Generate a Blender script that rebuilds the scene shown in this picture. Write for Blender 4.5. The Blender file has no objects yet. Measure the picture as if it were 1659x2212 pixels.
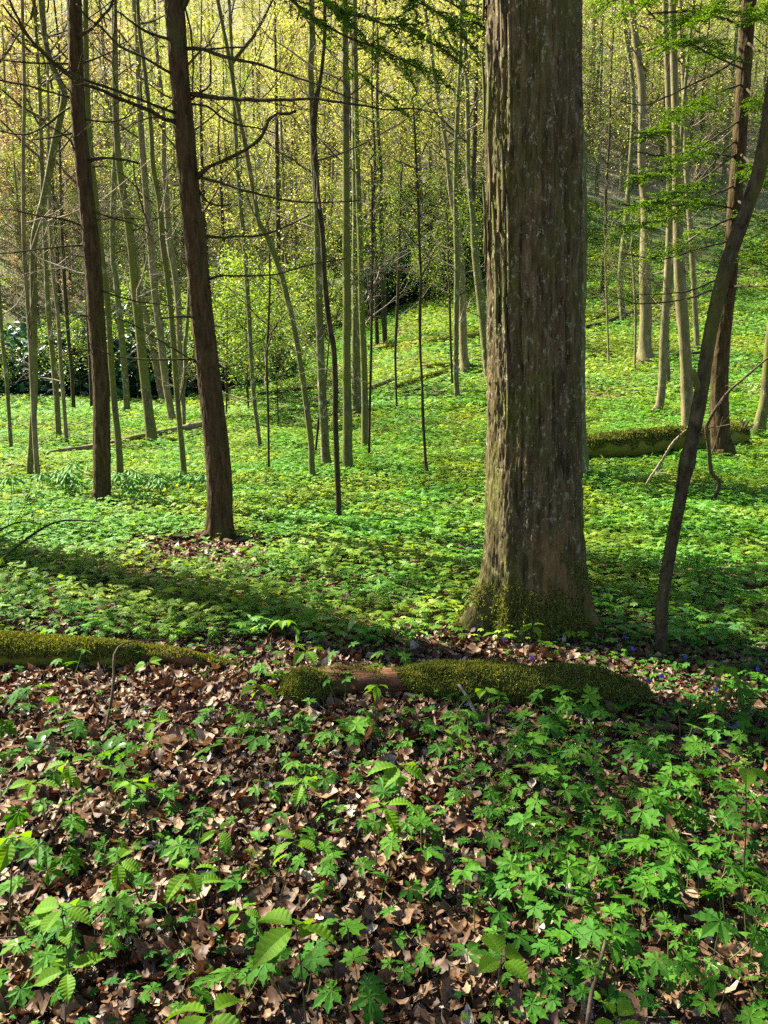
import bpy, math, random
import numpy as np
from mathutils import Vector, Matrix

# ------------------------------------------------------------------ camera, sky, sun, exposure
sc = bpy.context.scene
C = sc.collection
W0, H0, FPX = 1659.0, 2212.0, 1736.0          # measuring frame of the photograph and its focal length
EYE = 1.6
PITCH = math.radians(10.8)
cam_d = bpy.data.cameras.new('camera'); cam = bpy.data.objects.new('camera', cam_d); C.objects.link(cam)
cam_d.sensor_fit = 'VERTICAL'
cam_d.angle = 2*math.atan(H0/2/FPX)
cam_d.clip_start = 0.05; cam_d.clip_end = 1000
cam.location = (0, 0, EYE)
cam.rotation_euler = (math.pi/2 - PITCH, 0, 0)
sc.camera = cam

SUN_AZ = math.radians(60)      # to the left of the view direction
SUN_EL = math.radians(44)
S = np.array([-math.sin(SUN_AZ)*math.cos(SUN_EL), math.cos(SUN_AZ)*math.cos(SUN_EL), math.sin(SUN_EL)])
w = bpy.data.worlds.new('World'); sc.world = w; w.use_nodes = True
nt = w.node_tree
sky = nt.nodes.new('ShaderNodeTexSky'); sky.sky_type = 'NISHITA'; sky.sun_disc = False
sky.sun_elevation = SUN_EL; sky.sun_rotation = -SUN_AZ
bg = nt.nodes['Background']; nt.links.new(sky.outputs[0], bg.inputs[0]); bg.inputs[1].default_value = 0.05
sun_d = bpy.data.lights.new('sun', 'SUN'); sun_d.energy = 5.0; sun_d.angle = math.radians(0.5); sun_d.color = (1.0, 0.94, 0.76)
sun = bpy.data.objects.new('sun', sun_d); C.objects.link(sun)
sun.rotation_euler = Vector(-S).to_track_quat('-Z', 'Y').to_euler()
sc.view_settings.view_transform = 'Standard'; sc.view_settings.look = 'None'
sc.view_settings.exposure = 2.35; sc.view_settings.gamma = 1.0
sc.cycles.max_bounces = 6; sc.cycles.diffuse_bounces = 3; sc.cycles.transmission_bounces = 4
sc.cycles.use_adaptive_sampling = True; sc.cycles.adaptive_threshold = 0.02
sc.cycles.use_denoising = False

# ------------------------------------------------------------------ numbers
rng = np.random.default_rng(7)
random.seed(7)
def _h(ix, iy, iz):
    n = (ix.astype(np.int64)*374761393 + iy.astype(np.int64)*668265263 + iz.astype(np.int64)*2147483647) & 0xffffffff
    n = ((n ^ (n >> 13))*1274126177) & 0xffffffff
    n = n ^ (n >> 16)
    return (n & 0xffff)/65535.0
def vnoise(x, y, z=0.0):
    x, y, z = np.broadcast_arrays(np.asarray(x, float), np.asarray(y, float), np.asarray(z, float))
    ix, iy, iz = np.floor(x), np.floor(y), np.floor(z)
    fx, fy, fz = x-ix, y-iy, z-iz
    fx, fy, fz = [f*f*(3-2*f) for f in (fx, fy, fz)]
    r = 0
    for a in (0, 1):
        for b in (0, 1):
            for c in (0, 1):
                r = r + _h(ix+a, iy+b, iz+c)*(fx if a else 1-fx)*(fy if b else 1-fy)*(fz if c else 1-fz)
    return r*2-1
def fbm(x, y, z=0.0, o=4):
    r, a, f, t = 0, 1.0, 1.0, 0
    for i in range(o):
        r = r + a*vnoise(np.asarray(x)*f+i*17.3, np.asarray(y)*f-i*9.1, np.asarray(z)*f+i*3.7); t += a; a *= .5; f *= 2.03
    return r/t
def sstep(a, b, x):
    t = np.clip((np.asarray(x, float)-a)/(b-a), 0, 1); return t*t*(3-2*t)

def ground(x, y):
    x = np.asarray(x, float); y = np.asarray(y, float)
    L = np.interp(y, [-20, 8, 20, 27, 33, 42, 50, 70, 110, 170], [0, 0, 0.0, .1, -1.6, -1.2, 2, 15, 42, 80])
    R = np.interp(y, [-20, 8, 14, 20, 27, 34, 42, 60, 100, 160], [0, 0, .1, .55, 1.7, 3.2, 5.4, 15, 40, 78])
    k = sstep(-.30, .12, x/np.maximum(y, 6.0))
    z = L*(1-k)+R*k
    z = z + .05*fbm(x*.6, y*.6, 1.0, 3)*sstep(1, 3, y) + .22*fbm(x*.16+5, y*.16, 2.0, 3)*sstep(9, 18, y)
    z = z + 1.2*fbm(x*.05, y*.05, 4.0, 3)*sstep(40, 60, y)
    # shallow run winding away through the middle
    cx = 0.055*y*np.sin(y*.22)-.03*y
    z = z - .28*np.exp(-((x-cx)/1.1)**2)*sstep(14, 18, y)*(1-sstep(30, 38, y))
    return z

FW = np.array([0, math.cos(PITCH), -math.sin(PITCH)]); UP = np.array([0, math.sin(PITCH), math.cos(PITCH)])
def ray(u, v):
    return FW + np.array([1., 0, 0])*((u-W0/2)/FPX) + UP*(-(v-H0/2)/FPX)
def P(u, v, Y):
    d = ray(u, v); return np.array([0, 0, EYE]) + d*(Y/d[1])
def G(u, v):
    d = ray(u, v); t = 1.0
    o = np.array([0, 0, EYE])
    while t < 160:
        p = o+d*t
        if p[2] <= float(ground(p[0], p[1])): break
        t += .05 if t < 12 else .15
    return o+d*t
def pix(p):
    """frame coordinates and depth of points (n,3)"""
    q = np.asarray(p)-np.array([0, 0, EYE])
    t = q@FW
    return q[..., 0]/t*FPX+W0/2, -(q@UP)/t*FPX+H0/2, t
def mper(Y, u=W0/2, v=1106):       # metres per frame pixel at depth Y
    d = ray(u, v); return (Y/d[1])/FPX

# ------------------------------------------------------------------ mesh building
class MB:
    def __init__(s): s.v = []; s.f = {}; s.n = 0
    def add(s, v, f, mat=0):
        v = np.asarray(v, float).reshape(-1, 3); f = np.asarray(f, np.int64)
        s.v.append(v); s.f.setdefault((f.shape[1], mat), []).append(f+s.n); s.n += len(v)
    def tube(s, pts, rad, sides=6, mat=0, cap=True, disp=None):
        pts = np.asarray(pts, float); rad = np.asarray(rad, float); n = len(pts)
        T = np.gradient(pts, axis=0); T /= np.linalg.norm(T, axis=1)[:, None]+1e-9
        a = np.array([1., 0, 0]) if abs(T[0, 0]) < .9 else np.array([0, 1., 0])
        N = np.zeros_like(T)
        x = a-T[0]*(a@T[0]); N[0] = x/np.linalg.norm(x)
        for i in range(1, n):
            x = N[i-1]-T[i]*(N[i-1]@T[i]); N[i] = x/(np.linalg.norm(x)+1e-9)
        B = np.cross(T, N)
        th = np.arange(sides)*2*math.pi/sides
        R = rad[:, None]*np.ones(sides)
        if disp is not None: R = R*(1+disp(np.arange(n)[:, None]*np.ones(sides), th[None, :]*np.ones((n, 1)), pts))
        V = pts[:, None, :]+(N[:, None, :]*np.cos(th)[None, :, None]+B[:, None, :]*np.sin(th)[None, :, None])*R[..., None]
        i = np.arange(n-1)[:, None]*sides; j = np.arange(sides)[None, :]; k = (j+1) % sides
        F = np.stack([i+j, i+k, i+sides+k, i+sides+j], -1).reshape(-1, 4)
        s.add(V, F, mat)
        if cap:
            base = s.n-n*sides
            for off, flip in ((0, True), ((n-1)*sides, False)):
                ci = s.n; s.v.append(pts[[0 if flip else n-1]]); s.n += 1
                t = np.stack([np.full(sides, ci), base+off+j[0], base+off+k[0]], -1)
                if flip: t = t[:, ::-1]
                s.f.setdefault((3, mat), []).append(t)
    def mesh(s, name, mats, smooth=True):
        V = np.concatenate(s.v) if s.v else np.zeros((0, 3))
        me = bpy.data.meshes.new(name)
        me.vertices.add(len(V)); me.vertices.foreach_set('co', V.astype(np.float32).ravel())
        loops, starts, mi, st = [], [], [], 0
        for (k, m), fl in s.f.items():
            f = np.concatenate(fl); loops.append(f.ravel())
            starts.append(st+np.arange(len(f))*k); mi.append(np.full(len(f), m)); st += f.size
        loops = np.concatenate(loops); starts = np.concatenate(starts); mi = np.concatenate(mi)
        me.loops.add(len(loops)); me.loops.foreach_set('vertex_index', loops.astype(np.int32))
        me.polygons.add(len(starts)); me.polygons.foreach_set('loop_start', starts.astype(np.int32))
        me.polygons.foreach_set('material_index', mi.astype(np.int32))
        me.polygons.foreach_set('use_smooth', np.full(len(starts), smooth))
        for m in (mats if isinstance(mats, (list, tuple)) else [mats]): me.materials.append(m)
        me.update(calc_edges=True)
        return me
    def scatter(s, tv, tf, pos, rot, scale, mat=0):
        """template tv (k,3), tf (m,q) at pos (n,3), rot (n,3,3), scale (n,)"""
        n = len(pos); k = len(tv)
        sc_ = np.asarray(scale, float)
        sc_ = sc_[:, None, None] if sc_.ndim == 1 else sc_[:, None, :]
        V = np.einsum('nij,nkj->nki', rot, tv[None]*sc_)+pos[:, None, :]
        F = (np.asarray(tf)[None]+(np.arange(n)*k)[:, None, None]).reshape(-1, np.asarray(tf).shape[1])
        s.add(V, F, mat)

def rots(n, tilt=.3, up=None, r=rng):
    """random spin about z, then tilt by about TILT radians in a random direction"""
    a = r.uniform(0, 2*math.pi, n); t = np.abs(r.normal(0, tilt, n)); b = r.uniform(0, 2*math.pi, n)
    ca, sa = np.cos(a), np.sin(a); z = np.zeros(n); o = np.ones(n)
    Rz = np.stack([np.stack([ca, -sa, z], -1), np.stack([sa, ca, z], -1), np.stack([z, z, o], -1)], 1)
    kx, ky = np.cos(b), np.sin(b); ct, st = np.cos(t), np.sin(t); c1 = 1-ct
    Rt = np.stack([np.stack([ct+kx*kx*c1, kx*ky*c1, ky*st], -1), np.stack([kx*ky*c1, ct+ky*ky*c1, -kx*st], -1), np.stack([-ky*st, kx*st, ct], -1)], 1)
    return Rt@Rz
def obj(name, me, parent=None, loc=None):
    o = bpy.data.objects.new(name, me); C.objects.link(o)
    if parent is not None: o.parent = parent
    if loc is not None: o.location = loc
    return o
def tag(o, label, cat, group=None, kind=None):
    if label: o['label'] = label
    if cat: o['category'] = cat
    if group: o['group'] = group
    if kind: o['kind'] = kind
    return o
def thing(name, label, cat, loc=(0, 0, 0), group=None):
    o = bpy.data.objects.new(name, None); C.objects.link(o); o.location = loc; o.empty_display_size = .1
    return tag(o, label, cat, group)
def part(name, mb, mats, parent, smooth=True):
    """geometry given in world space, parent an Empty with a location"""
    off = np.array(parent.matrix_basis.translation) if parent is not None else np.zeros(3)
    mb.v = [v-off for v in mb.v]
    return obj(name, mb.mesh(name, mats, smooth), parent)
def dup(root, loc, rz, scale=1.0, label=None, group=None):
    r = root.copy(); C.objects.link(r); r.location = loc; r.rotation_euler = (0, 0, rz); r.scale = (scale,)*3
    if label: r['label'] = label
    if group: r['group'] = group
    for ch in root.children:
        c = ch.copy(); C.objects.link(c); c.parent = r
    return r
def spline(pts, n):
    """Catmull-Rom resampling of (k,d) control points to n points"""
    p = np.asarray(pts, float); k = len(p)
    if k == 2: t = np.linspace(0, 1, n)[:, None]; return p[0]*(1-t)+p[1]*t
    q = np.vstack([2*p[0]-p[1], p, 2*p[-1]-p[-2]])
    d = np.r_[0, np.cumsum(np.linalg.norm(np.diff(p[:, :3], axis=0), axis=1)+1e-9)]
    s = np.interp(np.linspace(0, d[-1], n), d, np.arange(k)); i = np.minimum(s.astype(int), k-2); f = (s-i)[:, None]
    a, b, c, e = q[i], q[i+1], q[i+2], q[i+3]
    return .5*((2*b)+(-a+c)*f+(2*a-5*b+4*c-e)*f**2+(-a+3*b-3*c+e)*f**3)

# ------------------------------------------------------------------ materials
class NT:
    def __init__(s, name):
        s.m = bpy.data.materials.new(name); s.m.use_nodes = True; s.t = s.m.node_tree; s.t.nodes.clear()
        s.out = s.n('ShaderNodeOutputMaterial')
    def n(s, t, **kw):
        x = s.t.nodes.new(t)
        for k, v in kw.items(): setattr(x, k, v)
        return x
    def set(s, node, **kw):
        for k, v in kw.items(): node.inputs[k.replace('_', ' ')].default_value = v
        return node
    def l(s, a, b): s.t.links.new(a, b)
    def coords(s, scale=(1, 1, 1), kind='Object'):
        tc = s.n('ShaderNodeTexCoord'); mp = s.n('ShaderNodeMapping'); mp.inputs['Scale'].default_value = scale
        s.l(tc.outputs[kind], mp.inputs[0]); return mp.outputs[0]
    def noise(s, scale, detail=4, vec=None, rough=.55, dist=0.0):
        x = s.n('ShaderNodeTexNoise'); x.inputs['Scale'].default_value = scale; x.inputs['Detail'].default_value = detail
        x.inputs['Roughness'].default_value = rough; x.inputs['Distortion'].default_value = dist
        if vec is not None: s.l(vec, x.inputs['Vector'])
        return x.outputs['Fac']
    def ramp(s, fac, stops):
        x = s.n('ShaderNodeValToRGB'); e = x.color_ramp.elements
        while len(e) < len(stops): e.new(.5)
        for i, (p, c) in enumerate(stops): e[i].position = p; e[i].color = (*c, 1) if len(c) == 3 else c
        s.l(fac, x.inputs[0]); return x.outputs[0]
    def mix(s, fac, a, b, mode='MIX'):
        x = s.n('ShaderNodeMix', data_type='RGBA', blend_type=mode)
        for v, i in ((fac, 0), (a, 6), (b, 7)):
            if isinstance(v, (int, float)): x.inputs[i].default_value = v
            elif isinstance(v, tuple): x.inputs[i].default_value = (*v, 1)
            else: s.l(v, x.inputs[i])
        return x.outputs[2]
    def maths(s, op, a, b=0.0):
        x = s.n('ShaderNodeMath', operation=op)
        for v, i in ((a, 0), (b, 1)):
            if isinstance(v, (int, float)): x.inputs[i].default_value = v
            else: s.l(v, x.inputs[i])
        return x.outputs[0]
    def surf(s, col, rough=.8, bump=None, bstr=.5, bdist=.01, spec=.3):
        p = s.n('ShaderNodeBsdfPrincipled'); p.inputs['Roughness'].default_value = rough
        p.inputs['Specular IOR Level'].default_value = spec
        s.l(col, p.inputs['Base Color'])
        if bump is not None:
            b = s.n('ShaderNodeBump'); b.inputs['Strength'].default_value = bstr; b.inputs['Distance'].default_value = bdist
            s.l(bump, b.inputs['Height']); s.l(b.outputs[0], p.inputs['Normal'])
        s.l(p.outputs[0], s.out.inputs[0]); return p
def leaf_mat(name, stops, trans=.45, tcol=(1.25, 1.1, .45), rough=.5, spec=.35, vein=0, mottle=0, patches=0, second=(.6, 1.0, 1.3)):
    """thin leaf: reflecting face plus light coming through; colour varies from leaf to leaf"""
    m = NT(name)
    g = m.n('ShaderNodeNewGeometry')
    col = m.ramp(g.outputs['Random Per Island'], stops)
    if patches:    # stands of bluer and yellower plants
        f = m.ramp(m.noise(patches, 3, m.coords()), [(.42, (0, 0, 0)), (.58, (1, 1, 1))])
        col = m.mix(f, col, m.mix(1.0, col, second, 'MULTIPLY'))
    if mottle:     # decay blotches and veins
        col = m.mix(m.ramp(m.noise(mottle, 5, m.coords(), .75), [(.36, (1, 1, 1)), (.56, (0, 0, 0))]), col, m.mix(1.0, col, (.34, .27, .22), 'MULTIPLY'))
    if vein:
        col = m.mix(m.noise(vein, 2, m.coords()), col, m.mix(1.0, col, (.72, .78, .7), 'MULTIPLY'))
    p = m.surf(col, rough, spec=spec)
    t = m.n('ShaderNodeBsdfTranslucent')
    m.l(m.mix(1.0, col, tcol, 'MULTIPLY'), t.inputs[0])
    x = m.n('ShaderNodeMixShader'); x.inputs[0].default_value = trans
    m.l(p.outputs[0], x.inputs[1]); m.l(t.outputs[0], x.inputs[2]); m.l(x.outputs[0], m.out.inputs[0])
    return m.m
def bark_mat(name, dark, light, moss=(.10, .12, .02), mossamt=.45, lichen=.0, sx=26, sz=4, bstr=.9, warm=None, patch=False, lsc=10, lic=(.34, .36, .27)):
    m = NT(name)
    v = m.coords((sx, sx, sz))
    a = m.noise(1.0, 6, v, .6, .4)
    fine = m.noise(4.0, 4, v, .7)
    h = m.maths('ADD', m.maths('MULTIPLY', a, .75), m.maths('MULTIPLY', fine, .25))
    col = m.ramp(h, [(.36, dark), (.52, tuple(.5*(d+l) for d, l in zip(dark, light))), (.66, light)])
    v2 = m.coords((2.2, 2.2, .9))
    mo = m.noise(1.6, 5, v2, .65)
    if mossamt > 0:
        f = m.ramp(mo, [(.60-mossamt*.3, (0, 0, 0)), (.74-mossamt*.3, (.85, .85, .85))])
        col = m.mix(f, col, moss)
    if warm:
        f = m.ramp(m.noise(1.1, 3, m.coords((2, 2, 1.2)), .5), [(.55, (0, 0, 0)), (.62, (.7, .7, .7))])
        col = m.mix(f, col, warm)
    if lichen > 0:
        vo = m.noise(lsc, 6, m.coords((1, 1, .6)), .85)
        f = m.ramp(vo, [(.66-lichen*.12, (0, 0, 0)), (.69-lichen*.12, (.9, .9, .9))])
        col = m.mix(f, col, lic)
    if patch:      # worn tan wood above the mossy foot
        oc = m.coords(); sp = m.n('ShaderNodeSeparateXYZ'); m.l(oc, sp.inputs[0])
        z = m.n('ShaderNodeMapRange'); z.interpolation_type = 'SMOOTHSTEP'; m.l(sp.outputs[2], z.inputs[0]); z.inputs[1].default_value = .80; z.inputs[2].default_value = .50
        x = m.n('ShaderNodeMapRange'); m.l(sp.outputs[0], x.inputs[0]); x.inputs[1].default_value = -.14; x.inputs[2].default_value = 0
        f = m.maths('MULTIPLY', m.maths('MULTIPLY', z.outputs[0], x.outputs[0]), m.ramp(m.noise(5, 5, m.coords((1, 1, .6)), .7), [(.48, (0, 0, 0)), (.56, (.85, .85, .85))]))
        col = m.mix(f, col, m.mix(h, (.07, .035, .015), (.34, .18, .085)))
        z2 = m.n('ShaderNodeMapRange'); m.l(sp.outputs[2], z2.inputs[0]); z2.inputs[1].default_value = .62; z2.inputs[2].default_value = .1
        f = m.maths('MULTIPLY', z2.outputs[0], m.ramp(m.noise(7, 5, m.coords(), .7), [(.38, (0, 0, 0)), (.52, (.95, .95, .95))])); col = m.mix(f, col, m.mix(h, (.03, .028, .008), (.095, .095, .018)))
    m.surf(col, .9, h, bstr, .02, .15)
    return m.m

GREEN = leaf_mat('waterleaf_leaf', [(0, (.03, .12, .010)), (.5, (.06, .18, .010)), (1, (.12, .25, .012))], .45, (1.35, 1.15, .3), .65, .18, vein=60, patches=1.5, second=(.65, .9, 1.6))
GREEN_MID = leaf_mat('ground_cover_leaf', [(0, (.065, .16, .012)), (.35, (.14, .24, .015)), (.75, (.22, .32, .02)), (1, (.34, .43, .11))], .45, (1.3, 1.1, .3), .6, .2, patches=.9)
GREEN_FAR = leaf_mat('far_ground_cover', [(0, (.08, .17, .012)), (.5, (.18, .28, .018)), (1, (.32, .42, .10))], .38, (1.3, 1.1, .35), .6, .2, patches=.3)
SEEDLING = leaf_mat('seedling_leaf', [(0, (.09, .22, .010)), (1, (.20, .35, .015))], .5, (1.4, 1.15, .2), .6, .2, vein=60)
MAYAPPLE = leaf_mat('mayapple_leaf', [(0, (.07, .21, .03)), (1, (.14, .31, .06))], .35, (1.2, 1.1, .5), .6, .2)
STRAP = leaf_mat('ramp_leaf', [(0, (.05, .17, .03)), (1, (.09, .25, .05))], .4, (1.3, 1.1, .4), .35)
SPRING = leaf_mat('spring_leaf', [(0, (.13, .18, .03)), (.5, (.26, .30, .06)), (1, (.52, .53, .24))], .55, (1.25, 1.08, .6))
SPRING_RED = leaf_mat('red_bud_leaf', [(0, (.20, .13, .06)), (.5, (.34, .25, .12)), (1, (.52, .43, .26))], .5, (1.2, 1.0, .75))
SPRING_GREEN = leaf_mat('understory_leaf', [(0, (.08, .18, .03)), (.6, (.16, .27, .04)), (1, (.28, .36, .09))], .5, (1.3, 1.1, .4))
NEEDLE = leaf_mat('hemlock_needle', [(0, (.03, .09, .010)), (.6, (.07, .17, .012)), (1, (.16, .28, .02))], .5, (1.6, 1.3, .2), .5)
DARKLEAF = leaf_mat('evergreen_leaf', [(0, (.006, .035, .02)), (.8, (.012, .06, .028)), (1, (.03, .11, .04))], .15, (1.1, 1.1, .6), .4)
MOSSM = leaf_mat('moss_frond', [(0, (.05, .065, .018)), (.6, (.125, .14, .028)), (1, (.25, .26, .06))], .3, (1.3, 1.2, .3), .8, .1)
LITTER = leaf_mat('dead_leaf', [(0, (.035, .014, .007)), (.35, (.085, .038, .016)), (.62, (.15, .078, .036)), (.84, (.24, .145, .078)), (.95, (.36, .26, .17)), (1, (.42, .38, .36))], .15, (1.2, .8, .5), .6, .35, mottle=70)
VIOLET = leaf_mat('violet_petal', [(0, (.08, .05, .55)), (1, (.14, .08, .7))], .3, (1, 1, 1))
BIG = bark_mat('big_trunk_bark', (.026, .018, .007), (.160, .118, .055), (.072, .074, .012), .42, .75, 24, 4.0, 1.0, lic=(.27, .27, .16), patch=True, lsc=30)
HEM = bark_mat('hemlock_bark', (.024, .015, .006), (.105, .064, .026), (.07, .07, .02), .16, 0, 30, 6, 1.0)
MOSSY = bark_mat('mossy_bark', (.05, .042, .02), (.15, .125, .075), (.115, .125, .022), .75, .45, 20, 9, .7)
GREY = bark_mat('smooth_grey_bark', (.05, .045, .02), (.155, .135, .06), (.11, .12, .03), .6, .8, 16, 10, .4)
PALE = bark_mat('pale_bark', (.09, .07, .035), (.25, .205, .11), (.14, .13, .045), .35, .3, 14, 5, .7)
DARKB = bark_mat('dark_bark', (.018, .014, .006), (.075, .056, .026), (.06, .06, .018), .3, .2, 30, 8, .8)
ROT = bark_mat('rotten_wood', (.05, .022, .012), (.20, .095, .045), (.08, .09, .02), .2, 0, 40, 3, 1.2)
LOGM = bark_mat('mossy_log_bark', (.03, .02, .012), (.13, .09, .055), (.15, .155, .012), 1.0, .1, 12, 6, 1.0)
LOGP = bark_mat('weathered_log', (.09, .07, .04), (.27, .22, .14), (.14, .14, .03), .5, .2, 18, 4, .8)
TWIG = bark_mat('twig_bark', (.035, .024, .015), (.12, .085, .055), (.09, .09, .03), .2, 0, 40, 30, .3)
TWIGP = bark_mat('pale_twig', (.16, .12, .085), (.38, .31, .24), (.2, .18, .1), .1, 0, 40, 30, .3)
STEM = bark_mat('green_stem', (.05, .09, .02), (.12, .17, .04), mossamt=0, sx=30, sz=30, bstr=.1)
BLACKHOLE = bark_mat('dark_rot', (.008, .006, .004), (.05, .035, .02), mossamt=.1, sx=30, sz=10)

# ------------------------------------------------------------------ ground
def make_ground():
    xs = np.unique(np.r_[-np.geomspace(8, 110, 46)[::-1], np.linspace(-8, 8, 180), np.geomspace(8, 110, 46)])
    ys = np.unique(np.r_[np.linspace(-14, 0, 16), np.linspace(0, 14, 190), np.geomspace(14, 190, 170)])
    X, Y = np.meshgrid(xs, ys)
    Z = ground(X, Y)
    nx, ny = len(xs), len(ys)
    i = np.arange(ny-1)[:, None]*nx+np.arange(nx-1)[None, :]
    mb = MB(); mb.add(np.stack([X, Y, Z], -1), np.stack([i, i+1, i+nx+1, i+nx], -1).reshape(-1, 4))
    m = NT('forest_soil')
    v = m.coords((1, 1, 1))
    a = m.noise(9, 8, v, .7); b = m.noise(.5, 5, v, .6); c = m.noise(45, 4, v, .7)
    col = m.ramp(a, [(.32, (.025, .014, .009)), (.5, (.085, .048, .028)), (.68, (.19, .12, .075))])
    gr = m.ramp(c, [(.35, (.03, .07, .012)), (.65, (.11, .19, .03))])
    sep = m.n('ShaderNodeSeparateXYZ'); m.l(v, sep.inputs[0])
    far = m.n('ShaderNodeMapRange'); m.l(sep.outputs[1], far.inputs[0]); far.inputs[1].default_value = 7; far.inputs[2].default_value = 14
    far2 = m.n('ShaderNodeMapRange'); m.l(sep.outputs[1], far2.inputs[0]); far2.inputs[1].default_value = 42; far2.inputs[2].default_value = 60
    f = m.maths('MULTIPLY', m.ramp(b, [(.38, (0, 0, 0)), (.52, (.85, .85, .85))]), far.outputs[0])
    hill = m.ramp(m.noise(.35, 6, v, .7), [(.35, (.11, .10, .06)), (.5, (.18, .15, .11)), (.6, (.10, .15, .035))])
    m.surf(m.mix(far2.outputs[0], m.mix(f, col, gr), hill), .95, a, .9, .04, .1)
    o = obj('ground', mb.mesh('ground', m.m)); tag(o, 'brown woodland floor rising to a wooded hillside', None, kind='structure')
make_ground()

# density maps in frame coordinates -----------------------------------------------------------
def bare(x, y):
    """0..1: how much of the litter shows (1 = bare litter, 0 = covered with plants)"""
    u, v, t = pix(np.stack([x, y, ground(x, y)], -1))
    n = fbm(x*.9+3, y*.9, 7.0, 3)
    b = np.zeros_like(u)
    def blob(cu, cv, ru, rv, k): return k*np.exp(-(((u-cu)/ru)**2+((v-cv)/rv)**2))
    b += blob(430, 1190, 190, 34, 1.3)+blob(480, 1215, 90, 22, .5)      # at the foot of the hemlock
    b += blob(1170, 1425, 190, 30, 1.0)+blob(1010, 1380, 110, 30, .8)  # round the big trunk
    b += blob(60, 1370, 160, 40, .7)
    b += blob(300, 1500, 330, 55, 1.0)+blob(60, 1480, 120, 60, .5)
    b += blob(640, 1420, 260, 40, .75)
    b += blob(600, 1600, 420, 110, .7)
    b += blob(820, 1820, 230, 170, .7)
    b += blob(450, 1950, 480, 260, .85)
    b += blob(900, 2080, 260, 150, .8)
    b += blob(1330, 1560, 60, 25, .5)+blob(620, 2180, 560, 110, .7)
    b += blob(1010, 1090, 60, 14, .6)+blob(610, 920, 60, 16, .9)+blob(600, 870, 40, 10, .8)+blob(250, 985, 130, 10, .8)
    return np.clip(b+.45*n*(v > 1250), 0, 1)

# ------------------------------------------------------------------ leaf templates
def lobed_leaf(lobes, detail=True, droop=.22, fold=.16):
    """star of pointed toothed lobes round the leaf stalk; lies in the xy plane, radius about 1"""
    V = [(0, 0, 0)]; Q = []; T = []
    prof = [(.22, .065), (.42, .19), (.50, .135), (.67, .20), (.76, .085)] if detail else [(.3, .13), (.6, .23)]
    for ang, L in lobes:
        c, s = math.cos(ang), math.sin(ang)
        def pt(r, w_, up_):
            r *= L; w_ *= L*1.15
            return (c*r-s*w_, s*r+c*w_, up_-droop*r*r)
        i0 = len(V)
        for r, w_ in prof:
            V.append(pt(r, w_, fold*w_)); V.append(pt(r, 0, -fold*w_*.6)); V.append(pt(r, -w_, fold*w_))
        tip = len(V); V.append(pt(1, 0, 0))
        T += [(0, i0+1, i0), (0, i0+2, i0+1)]
        for k in range(len(prof)-1):
            a = i0+3*k; Q += [(a, a+1, a+4, a+3), (a+1, a+2, a+5, a+4)]
        a = i0+3*(len(prof)-1); T += [(a, a+1, tip), (a+1, a+2, tip)]
    Tq = [(t[0], t[1], t[2], t[2]) for t in T]
    return np.array(V), np.array(Q), np.array(T)
R_ = math.radians
PALM7 = [(R_(0), 1.0), (R_(48), .95), (R_(-46), .93), (R_(95), .8), (R_(-97), .78), (R_(143), .55), (R_(-140), .52)]
PALM5 = [(R_(0), 1.0), (R_(58), .95), (R_(-55), .92), (R_(118), .72), (R_(-115), .7)]
def oval_leaf(w_=.33, n=5, droop=.5, fold=.18):
    """pointed oval leaf along +x, length 1, starting at the origin"""
    V = [(0, 0, 0)]; Q = []; T = []
    xs = np.linspace(0, 1, n+2)[1:-1]
    for k, x in enumerate(xs):
        hw = w_*math.sin(math.pi*x**.8)**.8*(1 if x < .6 else 1-.35*(x-.6)/.4)*(1.06 if k % 2 else .95); z = -droop*x*x*.5+.12*x
        rb = .011 if k % 2 else -.011
        V += [(x+.07*hw/w_, hw, z+fold*hw+rb), (x, 0, z), (x+.07*hw/w_, -hw, z+fold*hw+rb)]
    V.append((1.02, 0, -droop*.5+.10)); tip = len(V)-1
    T += [(0, 2, 1), (0, 3, 2), (tip, 3*n-2, 3*n-1), (tip, 3*n-1, 3*n)]
    for k in range(n-1):
        a = 1+3*k; Q += [(a, a+1, a+4, a+3), (a+1, a+2, a+5, a+4)]
    return np.array(V), np.array(Q), np.array(T)
LEAF7 = lobed_leaf(PALM7); LEAF5S = lobed_leaf(PALM5, False)
OVAL = oval_leaf()
OVALS = oval_leaf(.17, 3, .5, .2)
QLEAF = (np.array([(-.5, 0, 0), (0, -.32, .05), (.5, 0, -.04), (0, .32, .05)], float), np.array([(0, 1, 2, 3)]))
def sc_leaf(mb, tpl, pos, rot, scale, mat=0):
    V, Q, T = tpl; n0 = mb.n; n = len(pos); k = len(V)
    s_ = np.asarray(scale, float)
    X = np.einsum('nij,nkj->nki', rot, V[None]*s_[:, None, None])+pos[:, None, :]
    off = (np.arange(n)*k)[:, None, None]
    mb.v.append(X.reshape(-1, 3)); mb.n += n*k
    mb.f.setdefault((4, mat), []).append((Q[None]+off).reshape(-1, 4)+n0)
    mb.f.setdefault((3, mat), []).append((T[None]+off).reshape(-1, 3)+n0)

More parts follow.
